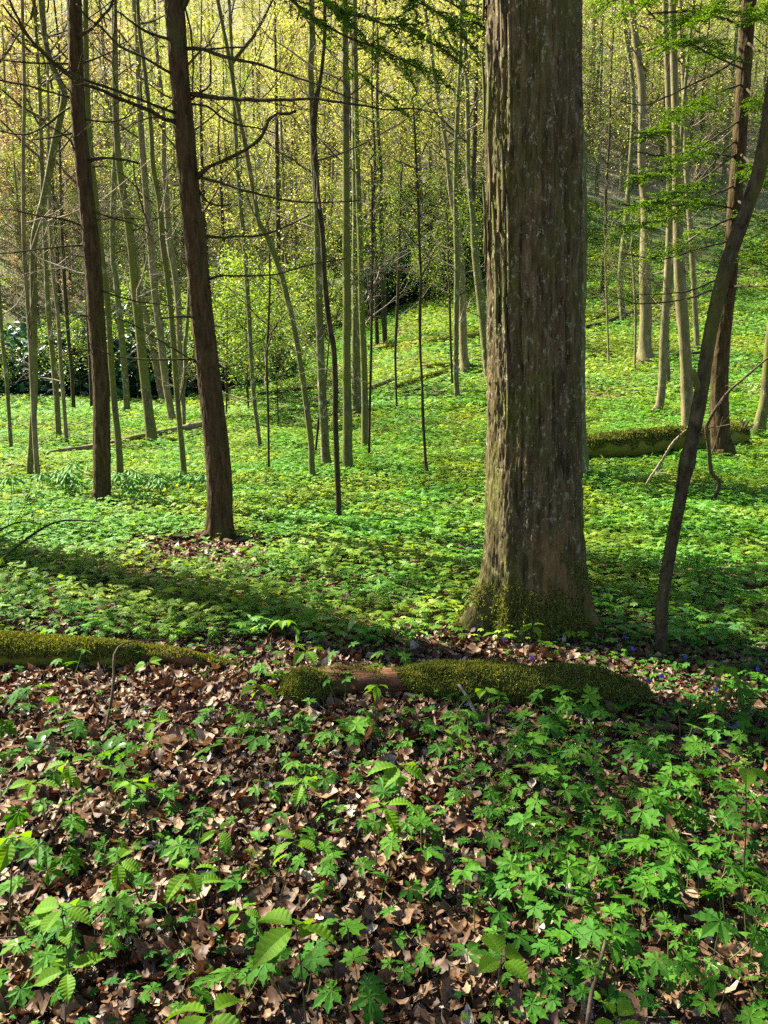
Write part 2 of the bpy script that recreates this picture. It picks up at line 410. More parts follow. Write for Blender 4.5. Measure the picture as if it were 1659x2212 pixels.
# ------------------------------------------------------------------ leaf litter (nobody could count it)
def make_litter():
    mb = MB()
    # curled dead leaves: jagged 8-sided outline, bent along and across
    def dead(seed):
        r = np.random.default_rng(seed); n = 11
        th = np.arange(n)*2*math.pi/n
        rad = .5*np.where(np.arange(n) % 2, r.uniform(.66, .9, n), r.uniform(.84, 1.0, n)); rad[0] *= 1.2; asp = r.uniform(.38, .95)
        x, y = rad*np.cos(th)*1.15, rad*np.sin(th)*asp
        a, b, c = r.uniform(.6, 2.3), r.uniform(-1.2, 1.6), r.uniform(-1.2, 1.2)
        f = lambda x, y: a*y*y+b*x*x+c*x*y+.05*np.sin(9*x+seed)
        V = np.vstack([[0, 0, 0]]+[(xx*q, yy*q, f(xx*q, yy*q)+r.uniform(-.05, .05)*(q+.1)) for q in (.4, .72, 1.0) for xx, yy in zip(x, y)])
        T = np.array([(0, 1+i, 1+(i+1) % n) for i in range(n)])
        Q = np.array([(1+i+n*q, 1+n+i+n*q, 1+n+(i+1) % n+n*q, 1+(i+1) % n+n*q) for q in (0, 1) for i in range(n)])
        return V, Q, T
    tpls = [dead(i) for i in range(9)]
    def put(n, y0, y1, smin, smax, near):
        y = np.sqrt(rng.uniform(y0*y0, y1*y1, n)); x = rng.uniform(-1, 1, n)*(.52*y+.35)
        b = bare(x, y)
        keep = rng.uniform(0, 1, n) < (np.clip(b*1.1+.30, 0, 1) if near else b*1.2)
        x, y = x[keep], y[keep]; m = len(x)
        z = ground(x, y)+np.abs(rng.normal(.012, .016, m))
        pos = np.stack([x, y, z], -1); s_ = rng.uniform(smin, smax, m)*np.where(rng.uniform(0, 1, m) < .12, 1.35, 1); k = rng.integers(0, 9, m)
        R = rots(m, .55)
        for i in range(9):
            q = k == i
            if q.any(): sc_leaf(mb, tpls[i], pos[q], R[q], s_[q])
    put(36000, 1.0, 4.6, .02, .058, True)
    put(2600, 1.0, 4.4, .06, .10, True)
    put(16000, 4.4, 8.5, .04, .075, False)
    put(5000, 8, 26, .08, .14, False)
    o = obj('leaf_litter', mb.mesh('leaf_litter', LITTER, True)); tag(o, 'brown curled dead leaves lying all over the forest floor', 'leaf litter', kind='stuff')
make_litter()
def make_twig_litter():
    mb = MB(); r = np.random.default_rng(31)
    for i in range(620):
        y = math.sqrt(r.uniform(1.4, 6.5**2)); x = r.uniform(-1, 1)*(.52*y+.3); L = r.uniform(.05, .28)*(2 if r.uniform() < .08 else 1); a = r.uniform(0, 6.28)
        s = np.linspace(-.5, .5, 5)[:, None]; p = np.array([x, y, 0])+np.array([math.cos(a), math.sin(a), 0])*L*s; p[:, :2] += r.normal(0, L*.06, (5, 2))
        p[:, 2] = ground(p[:, 0], p[:, 1])+.022+r.uniform(-.01, .02)+r.uniform(-.12, .12)*L*s[:, 0]
        w_ = r.uniform(.0012, .004); mb.tube(p, np.linspace(w_, w_*.6, 5), 4, int(r.uniform() < .4), False)
    o = obj('twig_litter', mb.mesh('twig_litter', [TWIG, TWIGP])); tag(o, 'small broken twigs strewn over the dead leaves', 'twigs', kind='stuff')
make_twig_litter()

# ------------------------------------------------------------------ carpet of plants beyond the foreground
def make_carpet():
    mb = MB()
    def put(n, y0, y1, smin, smax, tpl, h0, h1, wide=.53, tilt=.28, vmax=1440):
        y = np.sqrt(rng.uniform(y0*y0, y1*y1, n)); x = rng.uniform(-1, 1, n)*(wide*y+.5)
        b = bare(x, y); z = ground(x, y)
        u, v, t = pix(np.stack([x, y, z], -1))
        clump = .5+.5*fbm(x*1.3, y*1.3, 3.0, 3)
        keep = (rng.uniform(0, 1, n) < (1-b*.93)*(.45+.8*clump)) & (v < vmax)
        x, y, z, clump = x[keep], y[keep], z[keep], clump[keep]; m = len(x)
        pos = np.stack([x, y, z+rng.uniform(h0, h1, m)*(.55+.8*clump)], -1)
        sc_leaf(mb, tpl, pos, rots(m, tilt), rng.uniform(smin, smax, m))
    put(24000, 4.2, 7.6, .026, .056, LEAF7, .02, .14)
    put(5000, 4.2, 8.5, .05, .10, OVALS, .03, .15, tilt=.5)
    put(56000, 7, 12, .03, .058, LEAF5S, .02, .18)
    put(9000, 7, 13, .05, .12, OVALS, .03, .18, tilt=.6)
    put(60000, 11.5, 20, .04, .07, LEAF5S, .03, .20)
    o = obj('ground_cover', mb.mesh('ground_cover', GREEN_MID, False)); tag(o, 'bright green carpet of low lobed leaves under the trees', 'ground cover', kind='stuff')
    mb = MB()
    n = 150000
    y = np.sqrt(rng.uniform(19**2, 54**2, n)); x = rng.uniform(-1, 1, n)*(.55*y)
    z = ground(x, y); b = bare(x, y); cl = fbm(x*.35, y*.35, 9.0, 4); k = sstep(-.3, -.05, x/y)
    far = sstep(34, 54, y)
    keep = (rng.uniform(0, 1, n) < (1-b)*np.clip(.85+cl*(.5+far)-.35*far, 0, 1)) & ((k > .15) | (y < 29))
    x, y, z = x[keep], y[keep], z[keep]; m = len(x)
    sc_leaf(mb, LEAF5S, np.stack([x, y, z+rng.uniform(.03, .25, m)], -1), rots(m, .35), rng.uniform(.06, .12, m)*(1+.5*far[keep]))
    o = obj('slope_ground_cover', mb.mesh('slope_ground_cover', GREEN_FAR, False)); tag(o, 'sunlit green plants covering the rising slope behind the trees', 'ground cover', kind='stuff')
make_carpet()

# ------------------------------------------------------------------ branch helpers
def wig(pts, amp, seed=0):
    pts = np.array(pts, float); n = len(pts); s = np.linspace(0, n*.35, n)
    for k in range(3): pts[:, k] += amp*fbm(s, seed*3.1+k*7.7, 0.5, 3)*np.minimum(np.arange(n)/3, 1)
    return pts
def twigs(mb, path, rad, n, length, seed, up=.1, sub=2, mat=0, r0=.35):
    """thin side twigs leaving a branch path"""
    r = np.random.default_rng(seed); N = len(path); ends = []
    for i in range(n):
        k = int(r.uniform(.2, .97)*(N-1)); p = path[k]; T = path[min(k+1, N-1)]-path[max(k-1, 0)]; T /= np.linalg.norm(T)+1e-9
        q = r.normal(size=3); q -= T*(q@T); q /= np.linalg.norm(q)
        d = T*r.uniform(.3, 1.0)+q*r.uniform(.5, 1.0)+np.array([0, 0, up]); d /= np.linalg.norm(d)
        L = length*r.uniform(.35, 1.1); m = 6; s = np.linspace(0, 1, m)[:, None]
        tp = p+d*L*s+(r.normal(size=3)*.22*L)*s**2
        tp = wig(tp, L*.06, i+seed); r1 = max(rad[k]*r0, .0016)
        mb.tube(tp, np.linspace(r1, r1*.35, m), 3, mat, cap=False); ends.append(tp[-1]); ends.append(tp[3])
        for j in range(sub):
            kk = r.integers(1, 5); q2 = r.normal(size=3); d2 = d+q2*.6; d2 /= np.linalg.norm(d2); s2 = np.linspace(0, 1, 4)[:, None]
            t2 = tp[kk]+d2*L*.5*r.uniform(.4, 1)*s2+np.array([0, 0, up*.2])*s2**2
            mb.tube(t2, np.linspace(r1*.6, r1*.3, 4), 3, mat, cap=False); ends.append(t2[-1])
    return np.array(ends)
def px_path(pts, Y, dY=0.0, step=.05):
    """frame polyline [(u,v,w)] starting on a trunk at depth Y and ending DY nearer/farther -> 3D path and radii"""
    k = len(pts); q = []
    L = np.r_[0, np.cumsum([math.hypot(pts[i+1][0]-pts[i][0], pts[i+1][1]-pts[i][1]) for i in range(k-1)])]
    for i, p in enumerate(pts):
        y = Y+dY*L[i]/L[-1]; a = P(p[0], p[1], y); q.append([*a, p[2]/2*(y/ray(p[0], p[1])[1])/FPX])
    q = np.array(q); n = max(5, int(np.linalg.norm(np.diff(q[:, :3], axis=0), axis=1).sum()/step))
    q = spline(q, n); return q[:, :3], np.maximum(q[:, 3], .0015)

def bumpy(seed, a1=.05, a2=.03, f=6):
    return lambda i, th, pts: a1*fbm(np.cos(th)*1.3+seed, np.sin(th)*1.3, pts[:, 2][:, None]*1.2, 3)*2+a2*fbm(np.cos(th)*3+seed, np.sin(th)*3, pts[:, 2][:, None]*f, 3)*2
def furrow(seed, a1, a2):     # scaly plated bark
    def f(i, th, pts):
        z = pts[:, 2][:, None]
        r1 = np.clip(1-np.abs(fbm(np.cos(th)*4.5+seed, np.sin(th)*4.5, z*5, 3))*3.4, 0, 1)
        r2 = np.clip(1-np.abs(fbm(np.cos(th)*8-seed, np.sin(th)*8, z*12, 2))*3.0, 0, 1)
        return a1*2*fbm(np.cos(th)*1.3+seed, np.sin(th)*1.3, z*1.2, 3)-a2*r1**1.5-a2*.6*r2+.03*fbm(np.cos(th)*12, np.sin(th)*12, z*30, 2)+a2*.4
    return f
TOPS = {}
def trunk_mb(poly, Y, H, sides=10, seed=0, a1=.05, a2=.03, flare=1.5, step=None):
    q = []
    for (u, v, w_) in poly:
        a = P(u, v, Y); q.append([*a, w_/2*(Y/ray(u, v)[1])/FPX])
    q = np.array(q); b = q[0].copy()
    r0 = q[0, 3]
    q = np.vstack([[b[0], b[1], b[2]-.25, r0*flare*1.15], [b[0], b[1], b[2]-.02, r0*flare], q[0]+[0, 0, min(.35, r0*1.6), 0], q[1:][q[1:, 2] > b[2]+r0*1.8]])
    L = np.r_[0, np.cumsum(np.linalg.norm(np.diff(q[:, :3], axis=0), axis=1))]
    n = int(max(14, min(420, L[-1]/(step or max(.06, r0*.8)))))
    q = spline(q, n)
    d = q[-1, :3]-q[-max(4, n//6), :3]; d /= np.linalg.norm(d); ext = []
    z0 = q[-1, 2]; p = q[-1, :3].copy(); r1 = q[-1, 3]; top = max(H, z0+.5)+b[2]; m = 14
    for i in range(1, m+1):
        s = i/m; d = d*.9+np.array([0, 0, 1])*.1; d /= np.linalg.norm(d)
        p = p+d*(top-z0)/m; ext.append([*(p+np.array([math.sin(i*.9+seed), math.cos(i*.7+seed), 0])*.04), r1*(1-s*.85)])
    q = np.vstack([q, ext])
    f = furrow(seed, a1, a2) if step else bumpy(seed, a1, a2)
    mb = MB(); mb.tube(q[:, :3], np.maximum(q[:, 3], .004), sides, 0, True, f)
    return mb, q

# crown prototypes: one limbs mesh and one foliage mesh each, about 1 unit = 1 m
def crown_proto(seed, R, Hc, nl, nleaf, leaf, mat, barkm=None, spread=.16, up=.7, droop=.0):
    r = np.random.default_rng(seed); lb = MB(); fo = MB(); ends = []
    for i in range(nl):
        z = Hc*(i+.3)/nl; a = i*2.4+r.uniform(-.5, .5); L = R*(1-.6*(z/Hc)**1.5)*r.uniform(.6, 1.15)
        m = 9; s = np.linspace(0, 1, m)[:, None]
        d = np.array([math.cos(a), math.sin(a), up*r.uniform(.4, 1.2)]); p = np.array([0, 0, z])+d*L*s+np.array([0, 0, .25*L-droop*L])*s**2
        p = wig(p, L*.10, seed*5+i); rr = np.linspace(.012+.010*L, .003, m)
        lb.tube(p, rr, 4, 0, cap=False)
        e = twigs(lb, p, rr, 7, L*.45, seed*31+i, .15, 2); ends.append(e); ends.append(p[3:])
    E = np.concatenate(ends)
    k = r.integers(0, len(E), nleaf); pos = E[k]+r.normal(0, spread, (nleaf, 3))
    fo.scatter(QLEAF[0], QLEAF[1], pos, rots(nleaf, .7, r=r), r.uniform(leaf*.6, leaf*1.25, nleaf))
    return lb.mesh('limbs', barkm or TWIG), fo.mesh('crown', mat, False)
SPARSE = [crown_proto(11+i, 2.0, 7.5, 13, 1000, .065, SPRING, spread=.2) for i in range(3)]
SPARSE_G = [crown_proto(21, 2.0, 6.0, 14, 1600, .075, SPRING_GREEN, spread=.22)]
def crown_on(root, q, zc, proto, scale=1.0, rz=0.0):
    """limbs and foliage from height ZC on the trunk path Q"""
    i = int(np.searchsorted(q[:, 2], zc)); i = min(i, len(q)-1)
    off = q[i, :3]-np.array(root.location)
    for nm, me in (('limbs', proto[0]), ('crown', proto[1])):
        o = obj(nm, me, root); o.location = off; o.scale = (scale,)*3; o.rotation_euler = (0, 0, rz)

def tree(name, label, cat, poly, mat=None, H=15, crown=6.5, proto=None, sides=9, seed=None, flare=1.35, group=None, cs=1.0, a1=.06, a2=.04, Y=None, step=None):
    seed = seed if seed is not None else int(abs(poly[0][0])*7+poly[0][1]) % 997
    g = G(poly[0][0], poly[0][1]); Y = Y or g[1]
    mb, q = trunk_mb(poly, Y, H, sides, seed, a1, a2, flare, step)
    root = thing(name, label, cat, tuple(g), group)
    part('trunk', mb, mat or GREY, root)
    if crown: crown_on(root, q, g[2]+crown, proto or SPARSE[seed % 3], cs, seed)
    TOPS[label] = (root, q, Y)
    return root, q, Y

# ------------------------------------------------------------------ the big trunk
def big_tree():
    base = np.array([.90, 4.62, 0.0]); base[0] = P(1156, 1400, 4.62)[0]
    g = float(ground(base[0], base[1]))
    xt = P(1149, 0, 4.62); tilt = (xt[0]-base[0])/(xt[2])
    root = thing('big_tree', 'massive rough barked trunk with mossy spreading foot and buttress roots', 'tree', (base[0], base[1], g))
    z = np.r_[np.arange(-.25, 3.9, .0065), np.arange(3.9, 17, .12)]
    n = 300; th = np.arange(n)*2*math.pi/n
    Z, TH = np.meshgrid(z, th, indexing='ij')
    # profile from the photograph
    wv = [(1340, 206), (1182, 208), (1100, 204), (900, 198), (700, 199), (500, 203), (300, 207), (0, 202)]
    zz = [P(1150, v, 4.62)[2]-g for v, _ in wv]; rr = [w_/2*(4.62/ray(1150, v)[1])/FPX for v, w_ in wv]
    R0 = np.interp(z, zz, rr); R0 = np.where(z > zz[-1], rr[-1]*(1-(z-zz[-1])*.035), R0)[:, None]
    def but(a, amp, h, wd):
        d = np.angle(np.exp(1j*(TH-a))); return amp*np.exp(-np.maximum(Z+.03, -.1)/h)*np.exp(-(d/wd)**2)
    R = R0*np.ones_like(TH)
    R += but(math.radians(190), .36, .22, .27)+but(math.radians(232), .10, .26, .30)+but(math.radians(262), .035, .2, .3)
    R += but(math.radians(334), .24, .15, .36)+but(math.radians(298), .05, .22, .3)+but(math.radians(60), .16, .18, .4)+but(math.radians(120), .14, .2, .4)+but(math.radians(5), .06, .3, .4)
    R += .009*np.sin(3*TH+Z*.5)+.007*np.sin(7*TH-Z*.8+1.5*np.sin(Z*.7))+.012*fbm(np.cos(TH)*2, np.sin(TH)*2, Z*.9, 3)
    # bark furrows: long vertical plates with cracks
    ax = TH/(2*math.pi)*44; wx = .9*fbm(np.cos(TH)*3, np.sin(TH)*3, Z*1.6, 3)
    def per(x, f, zf, seed):    # periodic in theta
        return fbm(np.cos(TH)*f+seed, np.sin(TH)*f, Z*zf, 3)
    r1 = 1-np.abs(per(0, 8, 2.2, 1.0))*3.6; r1 = np.clip(r1, -1, 1)
    r2 = 1-np.abs(per(0, 17, 6.0, 4.0))*3.0; r2 = np.clip(r2, -1, 1)
    r3 = fbm(np.cos(TH)*30, np.sin(TH)*30, Z*22, 2)
    k = np.clip(.45+.55*fbm(np.cos(TH)*1.5+9, np.sin(TH)*1.5, Z*.8, 2)*1.5+.25*(Z > 1), .2, 1.1)
    R += -k*(.024*np.maximum(r1, 0)**1.5+.013*np.maximum(r2, 0)**1.5)+.008*r3+.004
    cx = tilt*Z; X = cx+R*np.cos(TH); Y = R*np.sin(TH)
    V = np.stack([X, Y, Z], -1); m, nn = len(z), n
    i = np.arange(m-1)[:, None]*nn; j = np.arange(nn)[None]; kk = (j+1) % nn
    mb = MB(); mb.add(V, np.stack([i+j, i+kk, i+nn+kk, i+nn+j], -1).reshape(-1, 4))
    obj('trunk', mb.mesh('trunk', BIG), root)
    # loose bark strips on the upper left side
    r = np.random.default_rng(5); mb = MB()
    for s in range(26):
        a = math.radians(r.uniform(182, 235)); z0 = r.uniform(1.2, 3.5); L = r.uniform(.15, .5)
        Rr = np.interp(z0, zz[::1], rr)+.010; t = np.linspace(0, 1, 8); zz2 = z0+L*t
        lift = .002+.008*(np.abs(t-.5)*2)**2
        for w_ in (r.uniform(.007, .014),):
            c = np.stack([tilt*zz2+(Rr+lift)*math.cos(a), (Rr+lift)*math.sin(a), zz2], -1)
            tg = np.array([-math.sin(a), math.cos(a), 0])*w_
            ww = (np.sin(np.pi*(t*.9+.05))**.5)[:, None]
            Vv = np.concatenate([c-tg*ww, c+tg*ww, c+tg*ww-np.array([math.cos(a), math.sin(a), 0])*.012, c-tg*ww-np.array([math.cos(a), math.sin(a), 0])*.012])
            F = []
            for q in range(7):
                F += [(q, q+1, 8+q+1, 8+q), (8+q, 8+q+1, 16+q+1, 16+q), (24+q, 24+q+1, q+1, q)]
            mb.add(Vv, F)
    obj('loose_bark', mb.mesh('loose_bark', BIG), root)
    # moss on the foot
    mo = MB(); N = 60000
    a = r.uniform(0, 2*math.pi, N); zc = np.abs(r.normal(0, .22, N))+.0
    ii = np.clip(np.searchsorted(z, zc), 0, m-1); jj = (a/(2*math.pi)*n).astype(int) % n
    p = V[ii, jj]; keep = fbm(p[:, 0]*7, p[:, 1]*7, p[:, 2]*7, 3) > (p[:, 2]*.75-.28)
    p = p[keep]; mo.scatter(*MOSSQ, p+r.normal(0, .003, p.shape), rots(len(p), 1.2, r=r), r.uniform(.007, .016, len(p)))
    obj('moss', mo.mesh('moss', MOSSM, False), root)
    crown_on(root, np.array([[base[0]+tilt*zz3, base[1], g+zz3, .2] for zz3 in np.linspace(0, 17, 60)]), 9, SPARSE[0], 1.5)
MOSSQ = (np.array([(-.25, 0, 0), (.25, 0, 0), (.12, .1, 1), (-.12, .1, 1)], float), np.array([(0, 1, 2, 3)]))
big_tree()

# ------------------------------------------------------------------ the two hemlocks on the left
def branch(root, pts, Y, dY=-.4, mat=None, tw=6, tl=.35, seed=0, name='dead_branch', sides=6, sub=2):
    p, r = px_path(pts, Y, dY); p = wig(p, r.mean()*1.2, seed)
    mb = MB(); mb.tube(p, r*(1+.25*fbm(np.arange(len(r))*.9, seed, 0, 2)), sides, 0, True)
    e = twigs(mb, p, r, tw, tl, seed+100, .05, sub) if tw else None
    part(name, mb, mat or HEM, root); return p, e
def hem_crown(root, q, z0, z1, R, n, seed, skip=None):
    """high hemlock boughs: drooping limbs with flat sprays"""
    r = np.random.default_rng(seed); lb = MB(); fo = MB(); pp = []
    for i in range(n):
        z = z0+(z1-z0)*(i/n); a = i*2.4+r.uniform(-.4, .4); L = R*(1-.75*i/n)*r.uniform(.75, 1.1)
        k = min(int(np.searchsorted(q[:, 2], z)), len(q)-1); b = q[k, :3]; m = 10; s = np.linspace(0, 1, m)[:, None]
        p = b+np.array([math.cos(a), math.sin(a), .25])*L*s+np.array([0, 0, -.30*L])*s**2
        rr = np.linspace(.022, .004, m); lb.tube(p, rr, 4, 0, False)
        for t in range(2, m): pp.append((p[t], a, L*.22*(1.1-abs(t/m-.6))))
    for c, a, wd in pp:
        k = 120; off = np.stack([r.normal(0, .16, k), r.normal(0, wd, k), r.normal(0, .035, k)], -1)
        ca, sa = math.cos(a), math.sin(a)
        o2 = np.stack([off[:, 0]*ca-off[:, 1]*sa, off[:, 0]*sa+off[:, 1]*ca, off[:, 2]-.12*np.abs(off[:, 1])], -1)
        pos = c+o2
        if skip is not None: pos = pos[skip(pos)]
        if len(pos): fo.scatter(QLEAF[0], QLEAF[1], pos, rots(len(pos), .35, r=r), r.uniform(.06, .12, len(pos)))
    part('limbs', lb, HEM, root); part('crown', fo, NEEDLE, root, False)
LITB = [(300, 1490, 330, 75), (1150, 1425, 230, 60), (880, 1830, 190, 150), (110, 2060, 190, 200), (1380, 2060, 330, 170), (1600, 1800, 130, 220), (1540, 1500, 120, 40), (700, 1440, 140, 50)]
def gaps(pos):  # crown foliage cut away to set sun patches and shade below
    """carved openings of the crowns: foliage left out so sun reaches chosen floor places"""
    k = pos[:, 2]/S[2]; g = pos-S[None]*k[:, None]; g[:, 2] = 0
    u, v, t = pix(g); t = np.where(t < .2, .2, t)
    keep = (v > 1240) | (v < 400)
    for a, b, ra, rb in LITB: keep &= ((u-a)/ra)**2+((v-b)/rb)**2 > 1+.5*fbm(g[:, 0]*3, g[:, 1]*3, 0, 2)
    # also left out so sun reaches the left side of the big trunk
    d = np.array([.866, -.5]); o = np.array([.60, 4.55]); q = g[:, :2]-o; al = q@d; ac = q@np.array([.5, .866])
    keep &= ~((al > -.5) & (al < 4.2) & (np.abs(ac+.05) < .34))
    return keep
def above_gaps(pos): return above(pos) & gaps(pos)
def above(pos, m=25):      # keep only what lies above or beside the picture, where the photograph shows clear air
    u, v, t = pix(pos); return ~((u > -30) & (u < W0+30) & (v > -m) & (t > 0))

t2 = [(476, 1168, 56), (474, 1062, 54), (469, 981, 53), (453, 831, 50), (438, 690, 48), (422, 531, 46), (413, 450, 44), (404, 350, 43), (396, 250, 42), (385, 120, 42), (376, 0, 43), (366, -150, 43)]
root2, q2, Y2 = tree('hemlock_tree', 'dark red brown hemlock trunk with roots over bare leaf litter and many dead branches', 'tree', t2, HEM, 15, None, sides=72, flare=1.25, a1=.05, a2=.06, step=.02)
for pts, dY in (([(470, 1140, 26), (440, 1158, 17), (400, 1166, 11), (350, 1172, 7), (312, 1180, 4)], -.15), ([(485, 1160, 20), (515, 1184, 11), (555, 1195, 6), (580, 1200, 3)], -.25), ([(455, 1150, 22), (432, 1176, 12), (425, 1196, 5)], -.3), ([(478, 1160, 24), (486, 1184, 12), (505, 1196, 4)], -.3)):
    p, r = px_path(pts, Y2, dY); p[:, 2] = np.maximum(np.minimum(p[:, 2], ground(p[:, 0], p[:, 1])+.09), ground(p[:, 0], p[:, 1])-.005) if dY < -.2 else p[:, 2]
    p[:, 2] += .05*np.linspace(0, 1, len(p)); mb = MB(); mb.tube(p, r*1.25, 9, 0, True); part('root', mb, HEM, root2)
B2 = [
 ([(400,105,10),(440,107,9),(475,120,8),(520,130,7),(565,140,6),(620,160,5),(675,180,4),(740,205,3),(800,225,2)], -.8, 12, .6),
 ([(440,107,5),(500,103,4),(535,101,3)], -.1, 3, .2),
 ([(415,203,12),(480,212,9),(550,217,8),(620,216,7),(680,213,7),(740,222,5),(830,235,4),(900,236,3),(945,243,2)], -1.0, 18, .7),
 ([(425,384,13),(450,362,9),(490,345,8),(530,325,8),(560,300,7),(578,270,7),(582,258,7),(600,245,6),(622,247,6),(638,241,6)], -.5, 7, .35),
 ([(428,382,8),(470,393,6),(530,412,5),(590,428,5),(670,437,4),(730,436,3),(777,433,2)], -.6, 5, .25),
 ([(438,511,8),(500,512,5),(560,508,5),(610,492,4),(670,465,3)], .5, 2, .15),
 ([(452,603,8),(480,596,5),(550,596,5),(600,591,4),(665,573,4),(745,558,3)], -.5, 2, .15),
 ([(415,225,6),(450,230,5),(480,255,4),(510,268,4),(560,278,3),(600,290,2)], .5, 6, .3),
 ([(414,215,6),(430,200,5),(452,185,4),(455,155,4),(453,120,3),(440,72,2)], .3, 5, .25),
 ([(430,412,6),(450,437,5),(475,445,4),(500,441,2)], -.2, 2, .15),
 ([(388,30,14),(402,6,10),(415,-20,9),(440,-80,8)], -.2, 0, .15),
 ([(401,20,4),(412,70,4),(417,130,4),(416,205,3)], -.15, 2, .15),
 ([(392,262,11),(360,258,9),(330,242,8),(280,222,8),(230,200,7),(185,183,7),(140,160,7),(90,110,6),(50,60,5),(25,10,5),(12,-30,4)], -1.4, 12, .5),
 ([(392,246,9),(377,243,7),(320,222,6),(250,195,6),(180,170,6),(130,145,6),(80,100,5),(40,55,5),(5,10,4)], -1.8, 8, .4),
 ([(386,166,8),(372,160,6),(320,130,5),(260,100,5),(220,60,4),(190,40,4),(165,10,3)], -.5, 7, .4),
 ([(376,86,8),(360,84,6),(320,70,6),(290,50,5),(255,25,4)], -.6, 6, .4),
 ([(440,778,5),(421,776,5),(310,776,3.5),(230,763,3),(180,733,2)], -.5, 4, .3),
 ([(436,684,6),(420,684,6),(385,683,5),(345,688,4)], -.3, 0, .1),
 ([(438,776,4),(415,776,3.5),(345,736,3),(280,698,3),(230,684,2)], -.7, 5, .3),
 ([(398,401,5),(380,400,4),(350,381,3)], .2, 1, .1),
 ([(412,508,4),(388,512,3),(350,506,3)], .2, 0, .1),
 ([(400,280,4),(350,255,3),(300,262,2),(262,300,2)], -.3, 4, .25),
 ([(420,470,5),(432,478,5),(444,476,3)], -.25, 0, .1),
]
for i, (pts, dY, tw, tl) in enumerate(B2):
    branch(root2, pts, Y2, dY, DARKB, tw, tl, i+1)
t1 = [(222, 1098, 40), (221, 1050, 37), (220, 960, 36), (218, 831, 35), (208, 690, 36), (198, 531, 35), (189, 450, 33), (178, 350, 32), (169, 250, 31), (164, 120, 31), (160, 0, 31), (154, -120, 31)]
root1, q1, Y1 = tree('hemlock_tree', 'straight dark hemlock trunk rising from low plants beside the umbrella leaved mayapples', 'tree', t1, HEM, 15, None, sides=64, flare=1.3, a1=.05, a2=.06, step=.022)
mb = MB()
p, r = px_path([(228, 1085, 16), (240, 1098, 10), (252, 1103, 4)], Y1, -.1); mb.tube(p, r, 8); part('root', mb, HEM, root1)
B1 = [
 ([(162,212,7),(150,210,6),(125,203,5),(70,188,5),(0,174,4),(-30,168,3)], -.3, 5, .4),
 ([(158,138,5),(100,137,4),(50,135,4),(-5,129,3)], -.4, 6, .4),
 ([(160,230,6),(152,232,5),(130,245,5),(100,270,5),(70,287,4),(40,290,4),(-5,281,3)], -.3, 5, .3),
 ([(166,287,5),(156,288,4),(120,296,4),(68,303,3)], -.2, 1, .15),
 ([(190,490,6),(178,488,5),(140,475,5),(80,465,4),(20,451,3)], -.3, 0, .2),
 ([(188,531,6),(177,530,5),(130,533,4),(60,541,4),(-5,548,3)], -.4, 2, .2),
 ([(156,84,9),(185,70,7),(215,42,6),(240,10,6),(255,-30,5)], -.7, 6, .4),
 ([(172,136,6),(185,134,5),(210,125,4),(250,107,2)], .3, 4, .25),
 ([(178,257,5),(188,258,4),(230,264,4),(270,255,3),(310,231,2)], .3, 2, .2),
 ([(190,350,9),(205,343,7),(228,341,6),(250,344,6),(280,347,5),(302,353,5)], -.3, 2, .2),
 ([(288,352,3),(292,390,3),(300,420,3),(308,450,3),(325,500,2)], .1, 3, .2),
 ([(200,362,3),(225,358,3),(260,372,3),(290,400,2),(330,440,2)], -.2, 4, .3),
 ([(192,456,5),(205,458,4),(240,470,4),(290,485,3),(330,512,2)], -.4, 8, .3),
 ([(195,476,4),(205,476,4),(250,470,3),(300,473,3),(385,468,2)], .4, 6, .3),
 ([(210,626,5),(222,628,4),(280,648,4),(325,655,3),(400,667,3)], -.5, 2, .2),
 ([(192,556,4),(180,555,3),(150,548,2)], -.1, 1, .1),
 ([(200,684,5),(185,682,5),(172,680,4)], -.1, 1, .05),
 ([(208,757,4),(197,756,4),(160,762,3),(120,776,3)], -.3, 4, .25),
 ([(150,196,4),(135,178,3),(95,110,3),(70,98,3),(30,90,2)], -.2, 5, .3),
 ([(160,330,4),(150,300,4),(90,263,3)], -.5, 4, .3),
]
for i, (pts, dY, tw, tl) in enumerate(B1):
    branch(root1, pts, Y1, dY, DARKB, tw, tl, i+50)
# unseen hemlock placed to shade the plants; bare branches at left edge joined on
def side_hemlock():
    b = np.array([-5.0, 7.55, float(ground(-5.0, 7.55))])
    root = thing('hemlock_tree', 'unseen hemlock placed for its shade, bare low branches arching in at the left edge', 'tree', tuple(b))
    n = 60; zz = np.linspace(-.2, 15, n); q = np.stack([b[0]-.01*zz, b[1]-.075*zz, b[2]+zz, np.interp(zz, [-.2, 0, .4, 6, 15], [.38, .33, .26, .21, .04])], -1)
    mb = MB(); mb.tube(q[:, :3], q[:, 3], 22, 0, True, bumpy(5)); part('trunk', mb, HEM, root)
    for i, (pts, tw) in enumerate([([(-20,1228,5),(40,1178,5),(75,1152,5),(110,1132,4),(146,1124,4),(216,1127,3)], 12), ([(-20,1160,4),(20,1135,4),(60,1127,3),(110,1140,2)], 8)]):
        p, r = px_path(pts, 5.7, .5); st = b+np.array([.15, -.1, .55+.4*i]); lead = spline(np.vstack([st, (st+p[0])/2+[0, 0, .15], p[0]]), 14)
        p = np.vstack([lead[:-1], p]); r = np.r_[np.linspace(.016, r[0], 13), r]; mb = MB(); mb.tube(p, r, 5, 0, False); twigs(mb, p[14:], r[14:], tw, .45, i+5, .05, 2); part('dead_branch', mb, DARKB, root)
    hem_crown(root, q, 5.0, 14.5, 3.8, 34, 9, above_gaps)
side_hemlock()
# live boughs over the top edge in both hemlocks, carved to shade the floor
hem_crown(root1, q1, 6.5, 14, 2.8, 24, 3, above_gaps)
hem_crown(root2, q2, 6.0, 14, 2.6, 20, 4, above_gaps)

